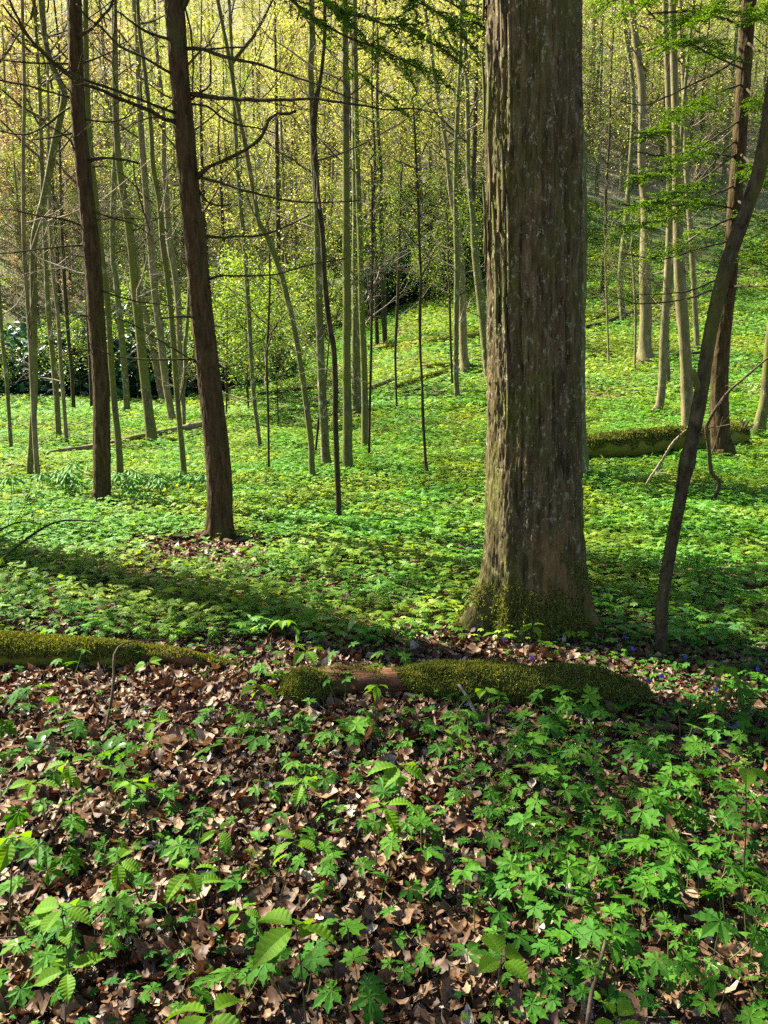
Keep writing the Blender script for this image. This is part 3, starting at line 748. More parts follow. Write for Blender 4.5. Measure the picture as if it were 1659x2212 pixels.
def spray(root, pts, Y, dY, n, wd, seed, droop=.12, size=.024, name='needled_bough', wr=.45, start=.3, mat=None):
    """a live hemlock bough: thin limb with flat sprays of short needles on side twigs"""
    p, r = px_path(pts, Y, dY, .07); p = wig(p, .015, seed); mb = MB(); mb.tube(p, r, 5, 0, True)
    rg = np.random.default_rng(seed+900); pos, dirs = [], []
    N = len(p)
    for i in range(n):
        k = int(rg.uniform(start, 1)*(N-1)); T = p[min(k+1, N-1)]-p[max(k-1, 0)]; T[2] *= .5; T /= np.linalg.norm(T)
        side = np.cross(T, [0, 0, 1]); side /= np.linalg.norm(side); sg = 1 if i % 2 else -1
        L = wd*rg.uniform(.4, 1.1)*(1.15-.6*(k/N)); m = 7; s = np.linspace(0, 1, m)[:, None]
        d = T*rg.uniform(.4, 1.0)+side*sg*rg.uniform(.4, 1)+np.array([0, 0, rg.uniform(-.45, .35)]); d /= np.linalg.norm(d)
        tp = p[k]+d*L*s-np.array([0, 0, droop*L])*s**2
        mb.tube(tp, np.linspace(.003, .0013, m), 3, 0, False)
        subs = [tp]
        for j in range(5):
            b = tp[1+j]; sg2 = 1 if j % 2 else -1; s2 = np.linspace(0, 1, 4)[:, None]
            d2 = d*.8+np.cross(d, [0, 0, 1])*sg2*.7; d2 /= np.linalg.norm(d2); t2_ = b+d2*L*wr*rg.uniform(.5, 1)*s2-np.array([0, 0, droop*L*.3])*s2**2
            subs.append(t2_)
        for t_ in subs:
            Ls = np.linalg.norm(t_[-1]-t_[0]); c = max(4, int(Ls/(size*.36))); f = rg.uniform(0, 1, c)*(len(t_)-1.001); ii = f.astype(int)
            q = t_[ii]+(t_[ii+1]-t_[ii])*(f-ii)[:, None]; pos.append(q+rg.normal(0, .004, q.shape))
    pos = np.concatenate(pos); m = len(pos)
    mb.scatter(np.array([(-.5, -.16, 0), (.5, -.16, 0), (.5, .16, .05), (-.5, .16, .05)], float), QLEAF[1], pos, rots(m, .6, r=rg), rg.uniform(size*.6, size*1.5, m), 1)
    part(name, mb, [DARKB, mat or NEEDLE], root, False)
# boughs hanging from the top edge, middle
for i, (pts, dY, n, wd) in enumerate([
 ([(370,-260,9),(520,-120,7),(640,10,6),(740,75,5),(830,110,4),(905,150,3),(960,165,2)], -1.3, 46, .36),
 ([(368,-320,9),(560,-160,7),(700,0,6),(800,45,4),(900,75,3),(985,130,2)], -1.6, 50, .42),
 ([(366,-400,9),(600,-200,7),(760,-60,5),(880,-10,4),(960,40,3),(1020,100,2)], -1.8, 60, .42),
 ([(366,-420,9),(640,-260,7),(830,-90,5),(930,-20,4),(1010,30,3),(1040,60,2)], -2.0, 50, .45),
 ([(640,10,4),(720,120,3),(800,180,3),(860,240,2)], -.9, 16, .22),
 ]):
    spray(root2, pts, Y2, dY, int(n*.8), wd*1.15, i+1, droop=.3, start=.5, size=.02)

# ------------------------------------------------------------------ the hemlock and the leaning tree on the right
t38 = [(1560, 1003, 48), (1557, 958, 42), (1554, 832, 36), (1560, 731, 34), (1572, 620, 33), (1582, 520, 31), (1588, 426, 30), (1598, 301, 29), (1608, 150, 30), (1618, 0, 30), (1640, -260, 28)]
root38, q38, Y38 = tree('hemlock_tree', 'furrowed reddish hemlock trunk standing in front of the mossy fallen trunk, green boughs hanging high', 'tree', t38, HEM, 16, None, sides=64, flare=1.35, a1=.06, a2=.07, step=.03)
mb = MB()
for pts in ([(1545, 990, 16), (1525, 1000, 9), (1510, 1010, 4)], [(1575, 985, 18), (1590, 1000, 10), (1612, 1008, 4)]):
    p, r = px_path(pts, Y38, -.15); mb = MB(); mb.tube(p, r, 7); part('root', mb, HEM, root38)
hem_crown(root38, q38, 7.5, 15, 3.2, 20, 6, above)
B38 = [
 ([(1575,600,6),(1545,606,5),(1495,626,4),(1450,634,3),(1380,636,2)], -1.5, 10, .4),
 ([(1570,630,6),(1540,626,5),(1480,646,4),(1380,656,3),(1330,641,2)], -1.8, 12, .4),
 ([(1575,618,6),(1610,618,5),(1670,618,5)], -1.2, 4, .4),
 ([(1592,340,6),(1500,330,5),(1430,335,4),(1370,328,3)], -1.6, 10, .5),
 ([(1600,120,6),(1560,150,5),(1500,180,4),(1400,225,3),(1340,218,2)], -1.4, 12, .5),
 ([(1612,60,6),(1560,40,5),(1480,25,5),(1400,30,3)], -1.0, 14, .5),
 ([(1610,90,6),(1640,110,5),(1675,118,5)], -1.0, 4, .4),
 ([(1596,300,5),(1560,330,4),(1500,400,4),(1440,440,3),(1400,480,2)], -1.6, 10, .4),
 ([(1585,450,5),(1520,440,4),(1450,445,3),(1390,425,2)], -1.6, 10, .4),
 ([(1580,520,5),(1500,540,4),(1430,560,3),(1350,548,2)], -1.4, 10, .4),
]
for i, (pts, dY, tw, tl) in enumerate(B38): branch(root38, pts, Y38, dY, DARKB, tw, tl, i+80)
SP38 = [
 ([(1606,150,5),(1540,120,4),(1480,90,3),(1430,95,2)], -2.2, 40, .55),
 ([(1612,30,5),(1540,20,4),(1500,40,3),(1470,60,2)], -2.0, 40, .6),
 ([(1604,180,5),(1520,215,4),(1450,260,3),(1395,300,2)], -2.4, 46, .5),
 ([(1598,260,5),(1510,320,4),(1430,370,3),(1370,385,2)], -2.6, 52, .55),
 ([(1592,330,5),(1500,400,4),(1420,440,3),(1350,445,2)], -2.8, 56, .5),
 ([(1588,400,5),(1500,440,4),(1420,480,3),(1340,500,2)], -2.6, 46, .5),
 ([(1584,470,5),(1520,500,4),(1460,540,3),(1400,560,2)], -2.0, 34, .4),
 ([(1615,60,5),(1650,30,4),(1680,20,3)], -1.6, 40, .6),
 ([(1608,190,5),(1650,220,4),(1700,250,3)], -2.0, 30, .5),
 ([(1598,330,5),(1640,370,4),(1690,400,3)], -2.0, 36, .5),
 ([(1590,430,5),(1640,470,4),(1700,520,3)], -2.0, 36, .5),
 ([(1585,520,5),(1630,560,4),(1690,590,3)], -1.8, 32, .4),
 ([(1625,-60,5),(1540,-40,4),(1450,-20,3),(1360,15,2)], -1.6, 44, .6),
 ([(1630,-120,5),(1480,-90,4),(1380,-30,3),(1310,10,2)], -1.2, 40, .6),
]
for i, (pts, dY, n, wd) in enumerate(SP38): spray(root38, pts, Y38, dY, int(n*1.5), wd*.95, i+20, start=.3, size=.022)

MOSSD = bark_mat('dark_mossy_bark', (.016, .012, .006), (.10, .08, .04), (.085, .09, .014), .42, .35, 26, 14, 1.0, lic=(.26, .24, .16))
t37 = [(1428, 1421, 34), (1430, 1313, 33), (1448, 1187, 32), (1468, 1085, 32), (1476, 1040, 33), (1484, 1000, 42), (1493, 957, 36), (1513, 857, 36), (1528, 757, 35), (1548, 656, 36), (1570, 571, 37), (1588, 520, 38), (1613, 450, 36), (1638, 376, 36), (1655, 290, 36), (1668, 200, 36), (1690, 60, 36), (1720, -100, 36)]
t37 = [(a, b, c*.80) for a, b, c in t37]
root37, q37, Y37 = tree('leaning_tree', 'dark mossy crooked trunk leaning to the right with a knobby bend', 'tree', t37, MOSSD, 11, 6.5, sides=56, flare=1.12, a1=.08, a2=.09, cs=1.0, step=.018)
mb = MB(); p, r = px_path([(1512, 850, 16), (1500, 815, 16), (1497, 800, 12)], Y37, -.05); mb.tube(p, r, 10); part('stub', mb, MOSSY, root37)

# ------------------------------------------------------------------ every other trunk traced from the photograph
LY = 'slim_tree'
T = [
 # far left
 ('slim_tree', 'mossy grey trunk at the left edge, bending left then back right near the top', [(65,1043,15),(70,930,14),(75,831,14),(73,681,14),(73,531,15),(84,470,15),(97,420,15),(118,310,15),(138,215,14),(133,185,13),(112,140,13),(98,85,12),(88,0,12),(84,-90,11)], GREY, 6, 1.5),
 ('slim_tree', 'pale straight pole trunk crossing just right of the bending mossy one', [(83,1053,11),(75,931,11),(68,781,10),(60,656,9),(52,531,9),(50,351,8),(53,200,8),(49,50,7),(47,-80,7)], PALE, 6, 1.2),
 ('slim_tree', 'thin trunk at the very left edge leaning out over the fallen sticks', [(25,983,9),(15,831,8),(5,731,8),(-4,600,8)], GREY, 5, 1.3),
 ('slim_tree', 'pale trunk leaning left behind the reddish brush patch', [(128,958,13),(120,831,12),(105,681,11),(100,581,10),(92,400,9),(86,200,8)], GREY, 5, 1.3),
 ('slim_tree', 'thin pale pole just right of the trunk behind the reddish brush', [(145,964,9),(133,806,9),(125,681,8),(113,571,8),(106,400,7),(104,200,6)], PALE, 5, 1.2),
 ('slim_tree', 'thin brown trunk against the dark evergreen bank at the left', [(160,898,9),(155,800,8),(148,731,8),(140,620,8),(132,450,7),(128,250,6)], DARKB, 5, 1.2),
 ('slim_tree', 'narrow brown trunk showing just left of the straight dark hemlock', [(199,898,9),(196,800,9),(190,700,8),(184,560,8),(176,400,7)], DARKB, 5, 1.2),
 ('slim_tree', 'mossy trunk hugging the right side of the straight dark hemlock', [(261,1051,16),(256,960,14),(248,880,13),(240,780,12),(232,650,12),(215,520,14),(203,400,13),(192,280,13),(186,130,12),(185,0,11),(184,-80,11)], MOSSY, 8, 1.2),
 ('slim_tree', 'grey trunk with a flared foot beyond the pale fallen log', [(276,903,15),(268,780,14),(258,680,13),(250,600,12),(243,531,12),(246,400,12),(250,280,11),(248,120,10),(246,-40,9)], GREY, 6, 1.3),
 ('forest_tree', 'stout straight mossy trunk rising just in front of the pale fallen log', [(329,963,25),(322,900,22),(314,831,20),(301,706,19),(290,600,18),(284,531,17),(272,450,15),(260,380,14),(252,290,13),(249,150,13),(246,-20,12)], MOSSY, 7, 1.4),
 ('slim_tree', 'smooth tan trunk leaning left beside the dark evergreen bank', [(352,873,17),(340,800,16),(326,731,15),(314,680,14),(304,640,14),(292,561,13),(280,480,12),(262,380,11)], PALE, 6, 1.5),
 ('slim_tree', 'smooth tan trunk, the middle one of the leaning trio behind the pale log', [(372,918,17),(366,870,16),(359,831,15),(347,731,15),(338,660,15),(331,600,15),(326,531,16),(314,400,14),(303,250,13),(296,60,12)], PALE, 6, 1.2),
 ('slim_tree', 'dark slender trunk standing between the two large hemlock trunks', [(399,1045,13),(393,970,13),(387,908,12),(379,808,12),(372,707,12),(362,606,12),(352,531,12),(344,436,11),(331,361,11),(326,276,10),(314,160,9),(301,65,8),(297,-30,8)], MOSSY, 7, 1.2),
 ('slim_tree', 'thin kinked trunk behind the bent hemlock, tapering to a crooked middle', [(398,940,8),(397,880,9),(394,850,12),(401,800,10),(399,750,9),(404,706,8),(410,600,8),(408,480,7)], GREY, 4, 1.2),
 ('slim_tree', 'broad tan trunk partly hidden by the bent hemlock trunk', [(392,880,14),(390,780,14),(385,656,14),(376,580,14),(366,520,14),(358,400,12)], PALE, 5, 1.2),
 ('slim_tree', 'short looking red brown trunk at the edge of the sunlit clearing', [(510,831,10),(506,780,9),(501,731,9),(492,640,8),(484,540,8),(478,420,7)], DARKB, 5, 1.2),
 ('slim_tree', 'speckled pale slender trunk curving up through the leafy understory', [(563,983,10),(556,920,9),(550,872,9),(543,782,9),(538,681,10),(533,606,10),(528,531,10),(520,450,9),(512,351,9),(505,200,8),(498,60,7),(492,-40,7)], GREY, 6, 1.1),
 ('sapling', 'very thin dark stem among pale green leaves left of the curved tree', [(581,1036,5),(580,950,5),(579,880,5),(576,780,5),(580,700,5),(583,600,4),(580,500,3)], DARKB, 3, 1.1),
 ('curved_tree', 'slender dark trunk arching left from its flared foot beside a fallen stick', [(676,1050,17),(673,1000,14),(672,958,13),(663,882,13),(648,782,12),(633,697,12),(611,606,12),(598,565,12),(585,532,13),(573,502,12),(560,482,11),(552,440,10),(545,401,10),(532,326,10),(522,276,9),(507,200,9),(495,126,9),(480,50,8),(470,0,8),(460,-60,8)], MOSSY, 8, 1.7),
 ('sapling', 'thin stem forking out of the foot of the curved tree', [(680,1000,5),(684,950,5),(690,900,6),(698,870,5),(704,820,4),(709,760,3)], DARKB, 2.6, 1.1),
 ('forest_tree', 'grey mottled straight trunk just right of the curved tree', [(706,1020,24),(703,980,20),(701,933,19),(697,860,18),(693,782,18),(688,631,17),(686,531,15),(684,440,15),(679,351,16),(676,276,15),(673,200,14),(671,150,14),(674,60,13),(670,-40,12)], GREY, 8, 1.25),
 ('slim_tree', 'dark twisting trunk in front of the mottled one, forking high up', [(731,1137,13),(731,1083,12),(728,1010,12),(726,958,12),(724,900,12),(724,832,12),(721,757,12),(713,711,12),(706,656,11),(701,600,11),(698,531,11),(695,490,12),(686,426,13),(681,351,13),(678,281,14),(681,226,13),(688,190,10),(693,165,8),(698,120,8),(701,65,8),(701,-40,8)], DARKB, 7, 1.1),
 ('forest_tree', 'lichen speckled straight trunk with a root flare left of two slimmer ones', [(752,1032,25),(750,980,21),(751,933,20),(750,860,19),(749,782,18),(749,631,17),(748,531,17),(748,351,15),(746,150,15),(745,85,14),(744,-60,14)], MOSSY, 9, 1.25),
 ('slim_tree', 'smooth grey trunk in the back of the group of three straight ones', [(771,907,19),(770,820,19),(769,731,19),(768,581,16),(768,476,15),(766,300,13),(764,100,12)], GREY, 8, 1.15),
 ('slim_tree', 'narrow straight trunk, rightmost of the group of three', [(789,975,17),(788,880,15),(786,782,14),(781,660,13),(778,531,13),(774,400,12),(771,300,11),(768,150,11),(766,-20,10)], MOSSY, 8, 1.2),
 ('sapling', 'thin dark straight pole close by the right of three grouped trunks', [(797,1003,6),(798,920,6),(800,832,6),(803,680,6),(805,531,6),(804,450,5),(803,360,4)], DARKB, 5, 1.1),
 ('sapling', 'single wiry black stem standing alone left of the massive trunk', [(925,1043,7),(920,1000,7),(917,958,7),(913,890,7),(912,832,6),(908,760,6),(907,681,7),(909,600,6),(906,531,6),(904,451,6),(898,326,5),(893,220,4)], DARKB, 5, 1.1),
 ('sapling', 'short thin stem in front of the small rotting log', [(857,893,5),(855,820,5),(854,757,6),(858,670,7),(861,581,7),(864,480,6),(866,380,5)], DARKB, 5, 1.1),
 ('slim_tree', 'greenish straight trunk with its foot on the shaded green hollow', [(987,871,14),(985,800,12),(985,731,12),(986,650,13),(987,581,13),(985,480,12),(984,380,11),(988,250,10),(996,100,9)], GREY, 6, 1.3),
 ('forest_tree', 'brown trunk beside the cut log, sunlit along its left edge', [(1004,806,24),(1002,770,19),(1000,706,18),(998,640,17),(997,581,16),(990,500,13),(975,426,11),(968,360,10),(962,301,9),(942,191,9),(927,75,9),(912,-10,9)], PALE, 6, 1.4),
 ('sapling', 'hair thin stem against the trunk with its foot on the green hollow', [(977,841,5),(974,760,5),(972,681,5),(969,580,4),(966,470,4)], DARKB, 4, 1.1),
 ('slim_tree', 'smooth leaning trunk closest to the left side of the massive trunk', [(1056,832,22),(1052,780,20),(1042,681,20),(1036,630,18),(1030,581,17),(1025,531,15),(1022,476,12),(1012,376,10),(1010,226,10),(1005,100,10),(1000,-20,9)], GREY, 6, 1.25),
 ('slim_tree', 'dark red trunk deep in the shady understory', [(832,749,11),(830,690,12),(828,620,12),(826,540,11),(822,430,9)], DARKB, 8, 1.1),
 ('slim_tree', 'dim brown trunk in the understory right next to the dark red one', [(815,752,9),(813,690,9),(812,620,9),(810,520,8)], DARKB, 8, 1.1),
 ('slim_tree', 'orange mossy foot of a trunk mostly hidden behind the massive one', [(1062,1032,34),(1066,960,32),(1075,880,32),(1090,740,30),(1100,500,28)], MOSSY, None, 1.2),
 ('forest_tree', 'grey trunk hidden behind the massive one, showing as a strip along its right side', [(1228,1052,80),(1228,960,78),(1226,831,76),(1225,700,76),(1229,560,76),(1230,430,78),(1228,320,72),(1218,200,68),(1215,80,68),(1214,-60,66)], GREY, 8, 1.0),
 # right
 ('forest_tree', 'stout pale patchy barked trunk standing on the rising slope', [(1392,786,35),(1393,745,28),(1395,681,26),(1394,620,26),(1394,581,26),(1396,526,26),(1397,476,24),(1392,420,19),(1386,350,17),(1387,200,16),(1375,100,15),(1362,0,14)], PALE, 6, 1.6),
 ('sapling', 'thin sapling pressed close to the left of the patchy barked trunk', [(1371,803,5),(1372,740,5),(1373,681,6),(1370,620,5),(1366,560,4)], PALE, 4, 1.1),
 ('slim_tree', 'grey trunk with a crooked foot kicking left on the sunny slope', [(1418,900,22),(1424,880,18),(1430,832,17),(1434,731,17),(1437,680,16),(1440,631,16),(1445,531,15),(1447,400,14),(1446,276,14),(1443,170,14),(1438,60,13),(1436,-40,13)], PALE, 7, 1.2),
 ('slim_tree', 'narrow trunk directly behind the crooked footed one', [(1442,838,13),(1441,770,11),(1441,700,11),(1449,600,11)], GREY, 7, 1.2),
 ('forest_tree', 'tall grey trunk standing behind the leaning tree, its foot hidden by the mossy log', [(1484,945,26),(1484,880,25),(1483,832,25),(1478,731,24),(1470,631,24),(1466,531,22),(1463,400,19),(1460,276,17),(1456,150,16),(1452,0,15),(1450,-60,15)], PALE, 7, 1.15),
 ('slim_tree', 'trunk at the far right edge leaning out beyond the root end of the log', [(1637,950,27),(1645,900,24),(1654,857,22),(1664,731,20),(1680,600,20)], MOSSY, 6, 1.2),
 ('sapling', 'pale thin sapling on the slope between the massive and the patchy trunks', [(1315,795,4),(1313,720,4),(1310,640,4),(1307,560,3)], PALE, 3, 1.1),
 ('slim_tree', 'short dark trunk at the top edge of the bright slope', [(1300,643,9),(1302,600,9),(1305,560,8),(1308,480,7)], DARKB, 5, 1.1),
 ('slim_tree', 'faint pale twin trunk behind the patchy barked one', [(1345,700,14),(1340,600,13),(1352,480,12),(1362,350,11),(1368,200,10),(1350,60,9)], GREY, 5, 1.2),
 ('slim_tree', 'slender trunk seen through the hanging hemlock boughs', [(1505,760,12),(1500,640,12),(1492,500,12),(1482,350,11),(1478,200,11),(1470,40,10)], PALE, 5, 1.2),
]
for nm, lab, poly, mat, cz, fl in T:
    cat = 'sapling' if nm == 'sapling' else 'tree'
    sap = nm == 'sapling'
    g = G(poly[0][0], poly[0][1])
    H = 14+ (hash_ := (int(poly[0][0])*13) % 5) if not sap else 4.5
    pr = None; cs = 1.0
    if nm == 'sapling': pr = SPARSE_G[0]; cs = .42; cz = max(1.6, (cz or 3)*.5)
    tree(nm, lab, cat, poly, mat, H, cz, pr, sides=14 if poly[0][2] > 15 else 9, flare=fl, cs=cs)
# dead side limbs and twigs on the traced trees
rs = random.Random(3)
for lab, (root, q, Y) in list(TOPS.items()):
    if root in (root1, root2, root38, root37) or 'hidden' in lab: continue
    nb = 7 if q[3, 3] > .05 else 3
    for j in range(nb):
        z = rs.uniform(1.6, 7.5)*(1 if nb > 3 else .5)+q[1, 2]; k = int(np.searchsorted(q[:, 2], z))
        if k >= len(q)-2: continue
        a = rs.uniform(0, 2*math.pi); L = rs.uniform(.6, 1.9); m = 9; s = np.linspace(0, 1, m)[:, None]
        p = q[k, :3]+np.array([math.cos(a), math.sin(a)*.5, rs.uniform(.1, .6)])*L*s+np.array([0, 0, .3*L])*s**2
        p = wig(p, .12*L, j+int(z*10)); rr = np.linspace(min(.018, q[k, 3]*.35), .003, m); mb = MB(); mb.tube(p, rr, 4, 0, False); twigs(mb, p, rr, 9, L*.45, j*7+int(z*9), .2, 3)
        part('branch', mb, TWIG if j % 2 else TWIGP, root)

# ------------------------------------------------------------------ fallen logs and sticks
def moss_on(mb, V, ok, n, r, size=(.007, .015)):
    k = r.integers(0, len(V), n*3); p = V[k]; p = p[ok(p)][:n]
    mb.scatter(*MOSSQ, p+r.normal(0, .004, p.shape), rots(len(p), .9, r=r), r.uniform(*size, len(p)))
def log(name, label, pts, mat, moss=0, sides=12, seed=0, Ys=None, cat='log', lift=.45, a1=.08, a2=.08, parts=None, mossmat=None, msize=(.007, .015), mthr=0.0, group=None):
    """fallen trunk lying on the ground; PTS frame points of its centre line with thickness"""
    q = []
    for i, (u, v, w_) in enumerate(pts):
        if Ys is not None: Y = Ys[i]; a = P(u, v, Y)
        else:
            a = G(u, v+w_*.45); lf = .13*float(sstep(9, 13, a[1]))/(a[1]/FPX); a = G(u, v+w_*.45+lf); Y = a[1]; a = P(u, v, Y)
        q.append([*a, w_/2*(Y/ray(u, v)[1])/FPX])
    q = np.array(q); L = np.linalg.norm(q[-1, :3]-q[0, :3]); n = int(max(10, min(160, L/max(q[:, 3].mean()*.35, .02)))); q = spline(q, n)
    c = q[n//2, :3]; ax = q[-1, :3]-q[0, :3]; ax /= np.linalg.norm(ax)
    root = thing(name, label, cat, tuple(c), group)
    Rm = Vector(ax).to_track_quat('Z', 'Y').to_matrix(); Rn = np.array(Rm)
    loc = (q[:, :3]-c)@Rn
    mb = MB(); mb.tube(loc, q[:, 3], sides, 0, True, lambda i, th, p: a1*2*fbm(np.cos(th)*1.2+seed, np.sin(th)*1.2, p[:, 2][:, None]*2/max(q[0, 3]*8, .3), 3)+a2*2*fbm(np.cos(th)*4+seed, np.sin(th)*4, p[:, 2][:, None]*5, 3))
    o = obj('bark' , mb.mesh('bark', mat), root); o.rotation_euler = Rm.to_euler()
    if moss:
        V = mb.v[0]@Rn.T+c
        r = np.random.default_rng(seed+77); m2 = MB()
        # dense random points over the faces
        F = mb.f[(4, 0)][0]; k = r.integers(0, len(F), moss*2); a, b = r.uniform(0, 1, (2, moss*2, 1))
        X = V[F[k, 0]]*(1-a)*(1-b)+V[F[k, 1]]*(1-a)*b+V[F[k, 3]]*a*(1-b)+V[F[k, 2]]*a*b
        cz = np.interp(X@ax, (q[:, :3]@ax), q[:, 2]); rr = np.interp(X@ax, (q[:, :3]@ax), q[:, 3])
        h = (X[:, 2]-cz)/rr
        X = X[(h+.9*fbm(X[:, 0]*5, X[:, 1]*5, X[:, 2]*5+seed, 3)) > mthr]
        m2.scatter(*MOSSQ, X+r.normal(0, .003, X.shape), rots(len(X), .9, r=r), r.uniform(*msize, len(X)))
        part('moss', m2, mossmat or MOSSM, root, False)
    return root, q
log('mossy_log', 'low rotting log under moss at the left edge of the litter', [(-60,1404,84),(0,1408,80),(90,1410,74),(180,1412,66),(250,1415,58),(300,1418,50)], LOGM, 26000, 18, 1, mthr=-.1)
log('rotten_log', 'crumbling reddish end of the mossy log by the bare dead leaves', [(295,1416,52),(350,1418,48),(400,1424,42),(450,1432,32),(520,1448,18)], ROT, 4500, 14, 2, mthr=.25, a1=.2, a2=.2)
log('moss_covered_log', 'thick log wholly wrapped in green moss lying in front of the massive trunk', [(866,1466,48),(900,1470,70),(960,1480,92),(1050,1484,100),(1150,1490,104),(1240,1494,104),(1320,1500,98),(1370,1508,78),(1398,1518,40)], LOGM, 60000, 26, 3, Ys=[3.62,3.60,3.58,3.56,3.54,3.53,3.52,3.5,3.48], mthr=-.85, a1=.16, a2=.10)
log('rotten_log', 'bare split grey brown log between two clumps of moss', [(660,1480,56),(720,1480,70),(800,1480,74),(860,1482,70),(940,1494,58)], ROT, 2500, 18, 4, Ys=[3.62,3.61,3.6,3.6,3.6], mthr=.55, a1=.10, a2=.22)
log('moss_clump', 'rounded tuft of dark moss at the left end of the split log', [(622,1520,40),(640,1500,84),(665,1494,98),(690,1502,76),(704,1518,40)], LOGM, 12000, 16, 5, Ys=[3.5,3.5,3.5,3.5,3.5], mthr=-1.4, cat='moss')
rl, ql = log('mossy_log', 'long fallen trunk with bright yellow green moss, stretching to the right hemlock', [(1080,966,30),(1150,966,42),(1270,966,52),(1350,962,54),(1430,954,54),(1500,948,52),(1560,944,48),(1600,940,44)], LOGM, 26000, 16, 6, mthr=.15, msize=(.02, .045))
# torn root end of that trunk
r_ = np.random.default_rng(8); mb = MB(); e = ql[-1, :3]
for i in range(34):
    d = r_.normal(size=3); d[0] = abs(d[0])*.8; d /= np.linalg.norm(d); L = r_.uniform(.15, .38); s = np.linspace(0, 1, 6)[:, None]
    p = wig(e+np.array([-.05, 0, 0])+d*L*s, .05, i); p[:, 2] = np.maximum(p[:, 2], ground(p[:, 0], p[:, 1])); mb.tube(p, np.linspace(.05, .008, 6), 5)
part('root_end', mb, BLACKHOLE, rl, False)
log('fallen_log', 'pale bare log sloping down leftwards behind the stout mossy trunk', [(437,916,15),(400,924,14),(360,932,13),(300,943,12),(241,958,12),(190,966,11),(140,972,9),(60,985,7)], LOGP, 0, 10, 7)
log('fallen_log', 'short dark stick log at the left edge beside the bending mossy trunk', [(-20,1006,9),(20,1007,9),(75,1009,8),(108,1012,4)], LOGM, 0, 8, 8)
log('fallen_log', 'thin straight log lying at the foot of the curved tree', [(638,1036,7),(690,1034,10),(740,1041,11),(800,1050,9),(868,1059,6)], LOGP, 0, 8, 9)
log('fallen_log', 'long dark log lying across the far end of the green clearing', [(796,752,9),(860,744,10),(920,737,10),(980,730,11),(1040,723,12)], LOGM, 2500, 8, 10, mthr=.3, msize=(.03,.06))
log('fallen_log', 'mossy log pointing toward the foot of the sun edged brown trunk', [(853,838,8),(885,828,9),(925,815,9),(966,802,8)], LOGM, 2500, 8, 11, mthr=.2, msize=(.03,.06))
log('fallen_log', 'thin log running right to the cut end behind the leaning trunk', [(922,793,6),(960,790,8),(1000,792,10),(1046,799,13)], LOGM, 2000, 8, 12, mthr=.3, msize=(.03,.06))
log('fallen_log', 'broken dark log by the leaf filled run at the far hollow', [(790,838,9),(815,832,10),(850,818,9)], LOGP, 0, 8, 13)
log('fallen_log', 'low log among ferny plants left of the grouped straight trunks', [(556,852,7),(600,846,9),(650,840,9),(690,838,8),(745,838,8)], DARKB, 0, 8, 14)
log('fallen_log', 'dark branchy log just right of the massive trunk on the slope', [(1266,706,9),(1300,698,9),(1340,684,9),(1374,672,8)], DARKB, 0, 8, 15)
log('fallen_log', 'short mossy log above the branchy one on the slope', [(1262,694,7),(1290,685,7),(1306,680,6)], LOGM, 800, 8, 16, msize=(.03,.05))
log('fallen_log', 'small broken log behind the tall grey trunk on the right slope', [(1440,768,6),(1470,766,7),(1520,760,6)], DARKB, 0, 8, 17)
log('fallen_log', 'dark short log in the hollow between the grouped trunks and the wiry stem', [(700,905,7),(740,901,9),(790,898,8)], DARKB, 0, 8, 18)

def stick(label, pts, Y0, Y1, mat=TWIG, tw=0, tl=.2, seed=0, name='fallen_branch', cat='branch', contact=False):
    k = len(pts); q = []
    for i, (u, v, w_) in enumerate(pts):
        y = Y0+(Y1-Y0)*i/(k-1); q.append([*P(u, v, y), w_/2*(y/ray(u, v)[1])/FPX])
    q = np.array(q); n = max(8, int(np.linalg.norm(np.diff(q[:, :3], axis=0), axis=1).sum()/.04)); q = spline(q, n); p = wig(q[:, :3], .008, seed)
    if contact: p[:, 2] = np.maximum(p[:, 2], ground(p[:, 0], p[:, 1])+q[:, 3]*.6)
    root = thing(name, label, cat, tuple(p[0])); mb = MB(); mb.tube(p, q[:, 3], 7, 0, True)
    part('stick', mb, mat, root)
    if tw:
        mb = MB(); twigs(mb, p, q[:, 3], tw, tl, seed, .05, 2); part('twigs', mb, mat, root)
    return root
def gy(u, v): return G(u, v)[1]
stick('broken limb with a hooked lower end caught on the right beside the furrowed hemlock', [(1538,1124,6),(1545,1075,9),(1554,1042,9),(1537,1020,9),(1532,985,9),(1528,950,7),(1526,920,8),(1545,885,6),(1575,845,6),(1610,815,5),(1672,762,4)], 8.6, 7.4, TWIG, 6, .5, 1)
stick('pale arrow straight dead branch propped on the leaning tree, tip in the plants', [(1393,1060,6),(1400,1040,5),(1430,995,6),(1455,955,6),(1485,927,4)], gy(1393,1062), 5.2, TWIGP, 2, .2, 2)
stick('dead twig bent like a cane standing in the litter before the mossy log', [(224,1590,6),(232,1560,7),(240,1510,7),(245,1460,6),(248,1413,6),(262,1395,4),(300,1384,3),(360,1382,3)], gy(224,1592), 3.5, TWIG, 4, .15, 3)
stick('pale peeled stick leaning across the leaves at the lower left', [(148,1700,10),(125,1745,9),(100,1800,9),(50,1870,8),(-10,1930,8)], 2.75, 2.15, TWIGP, 3, .15, 4)
stick('crooked grey stick lying across the moss wrapped log', [(990,1478,6),(1005,1500,7),(1022,1530,8),(1030,1548,6)], 3.42, 3.30, TWIGP, 2, .08, 7)
stick('short brown branch forked in the litter at the lower left', [(340,1930,9),(300,1960,9),(285,1985,8),(302,2010,6)], gy(340,1935), gy(302,2014), TWIG, 2, .1, 8, contact=True)
stick('thin bare stem rising through the leaves beneath the moss wrapped log', [(958,1690,3),(975,1600,3),(990,1530,3),(1020,1498,2)], 2.9, 3.3, TWIG, 2, .1, 9)
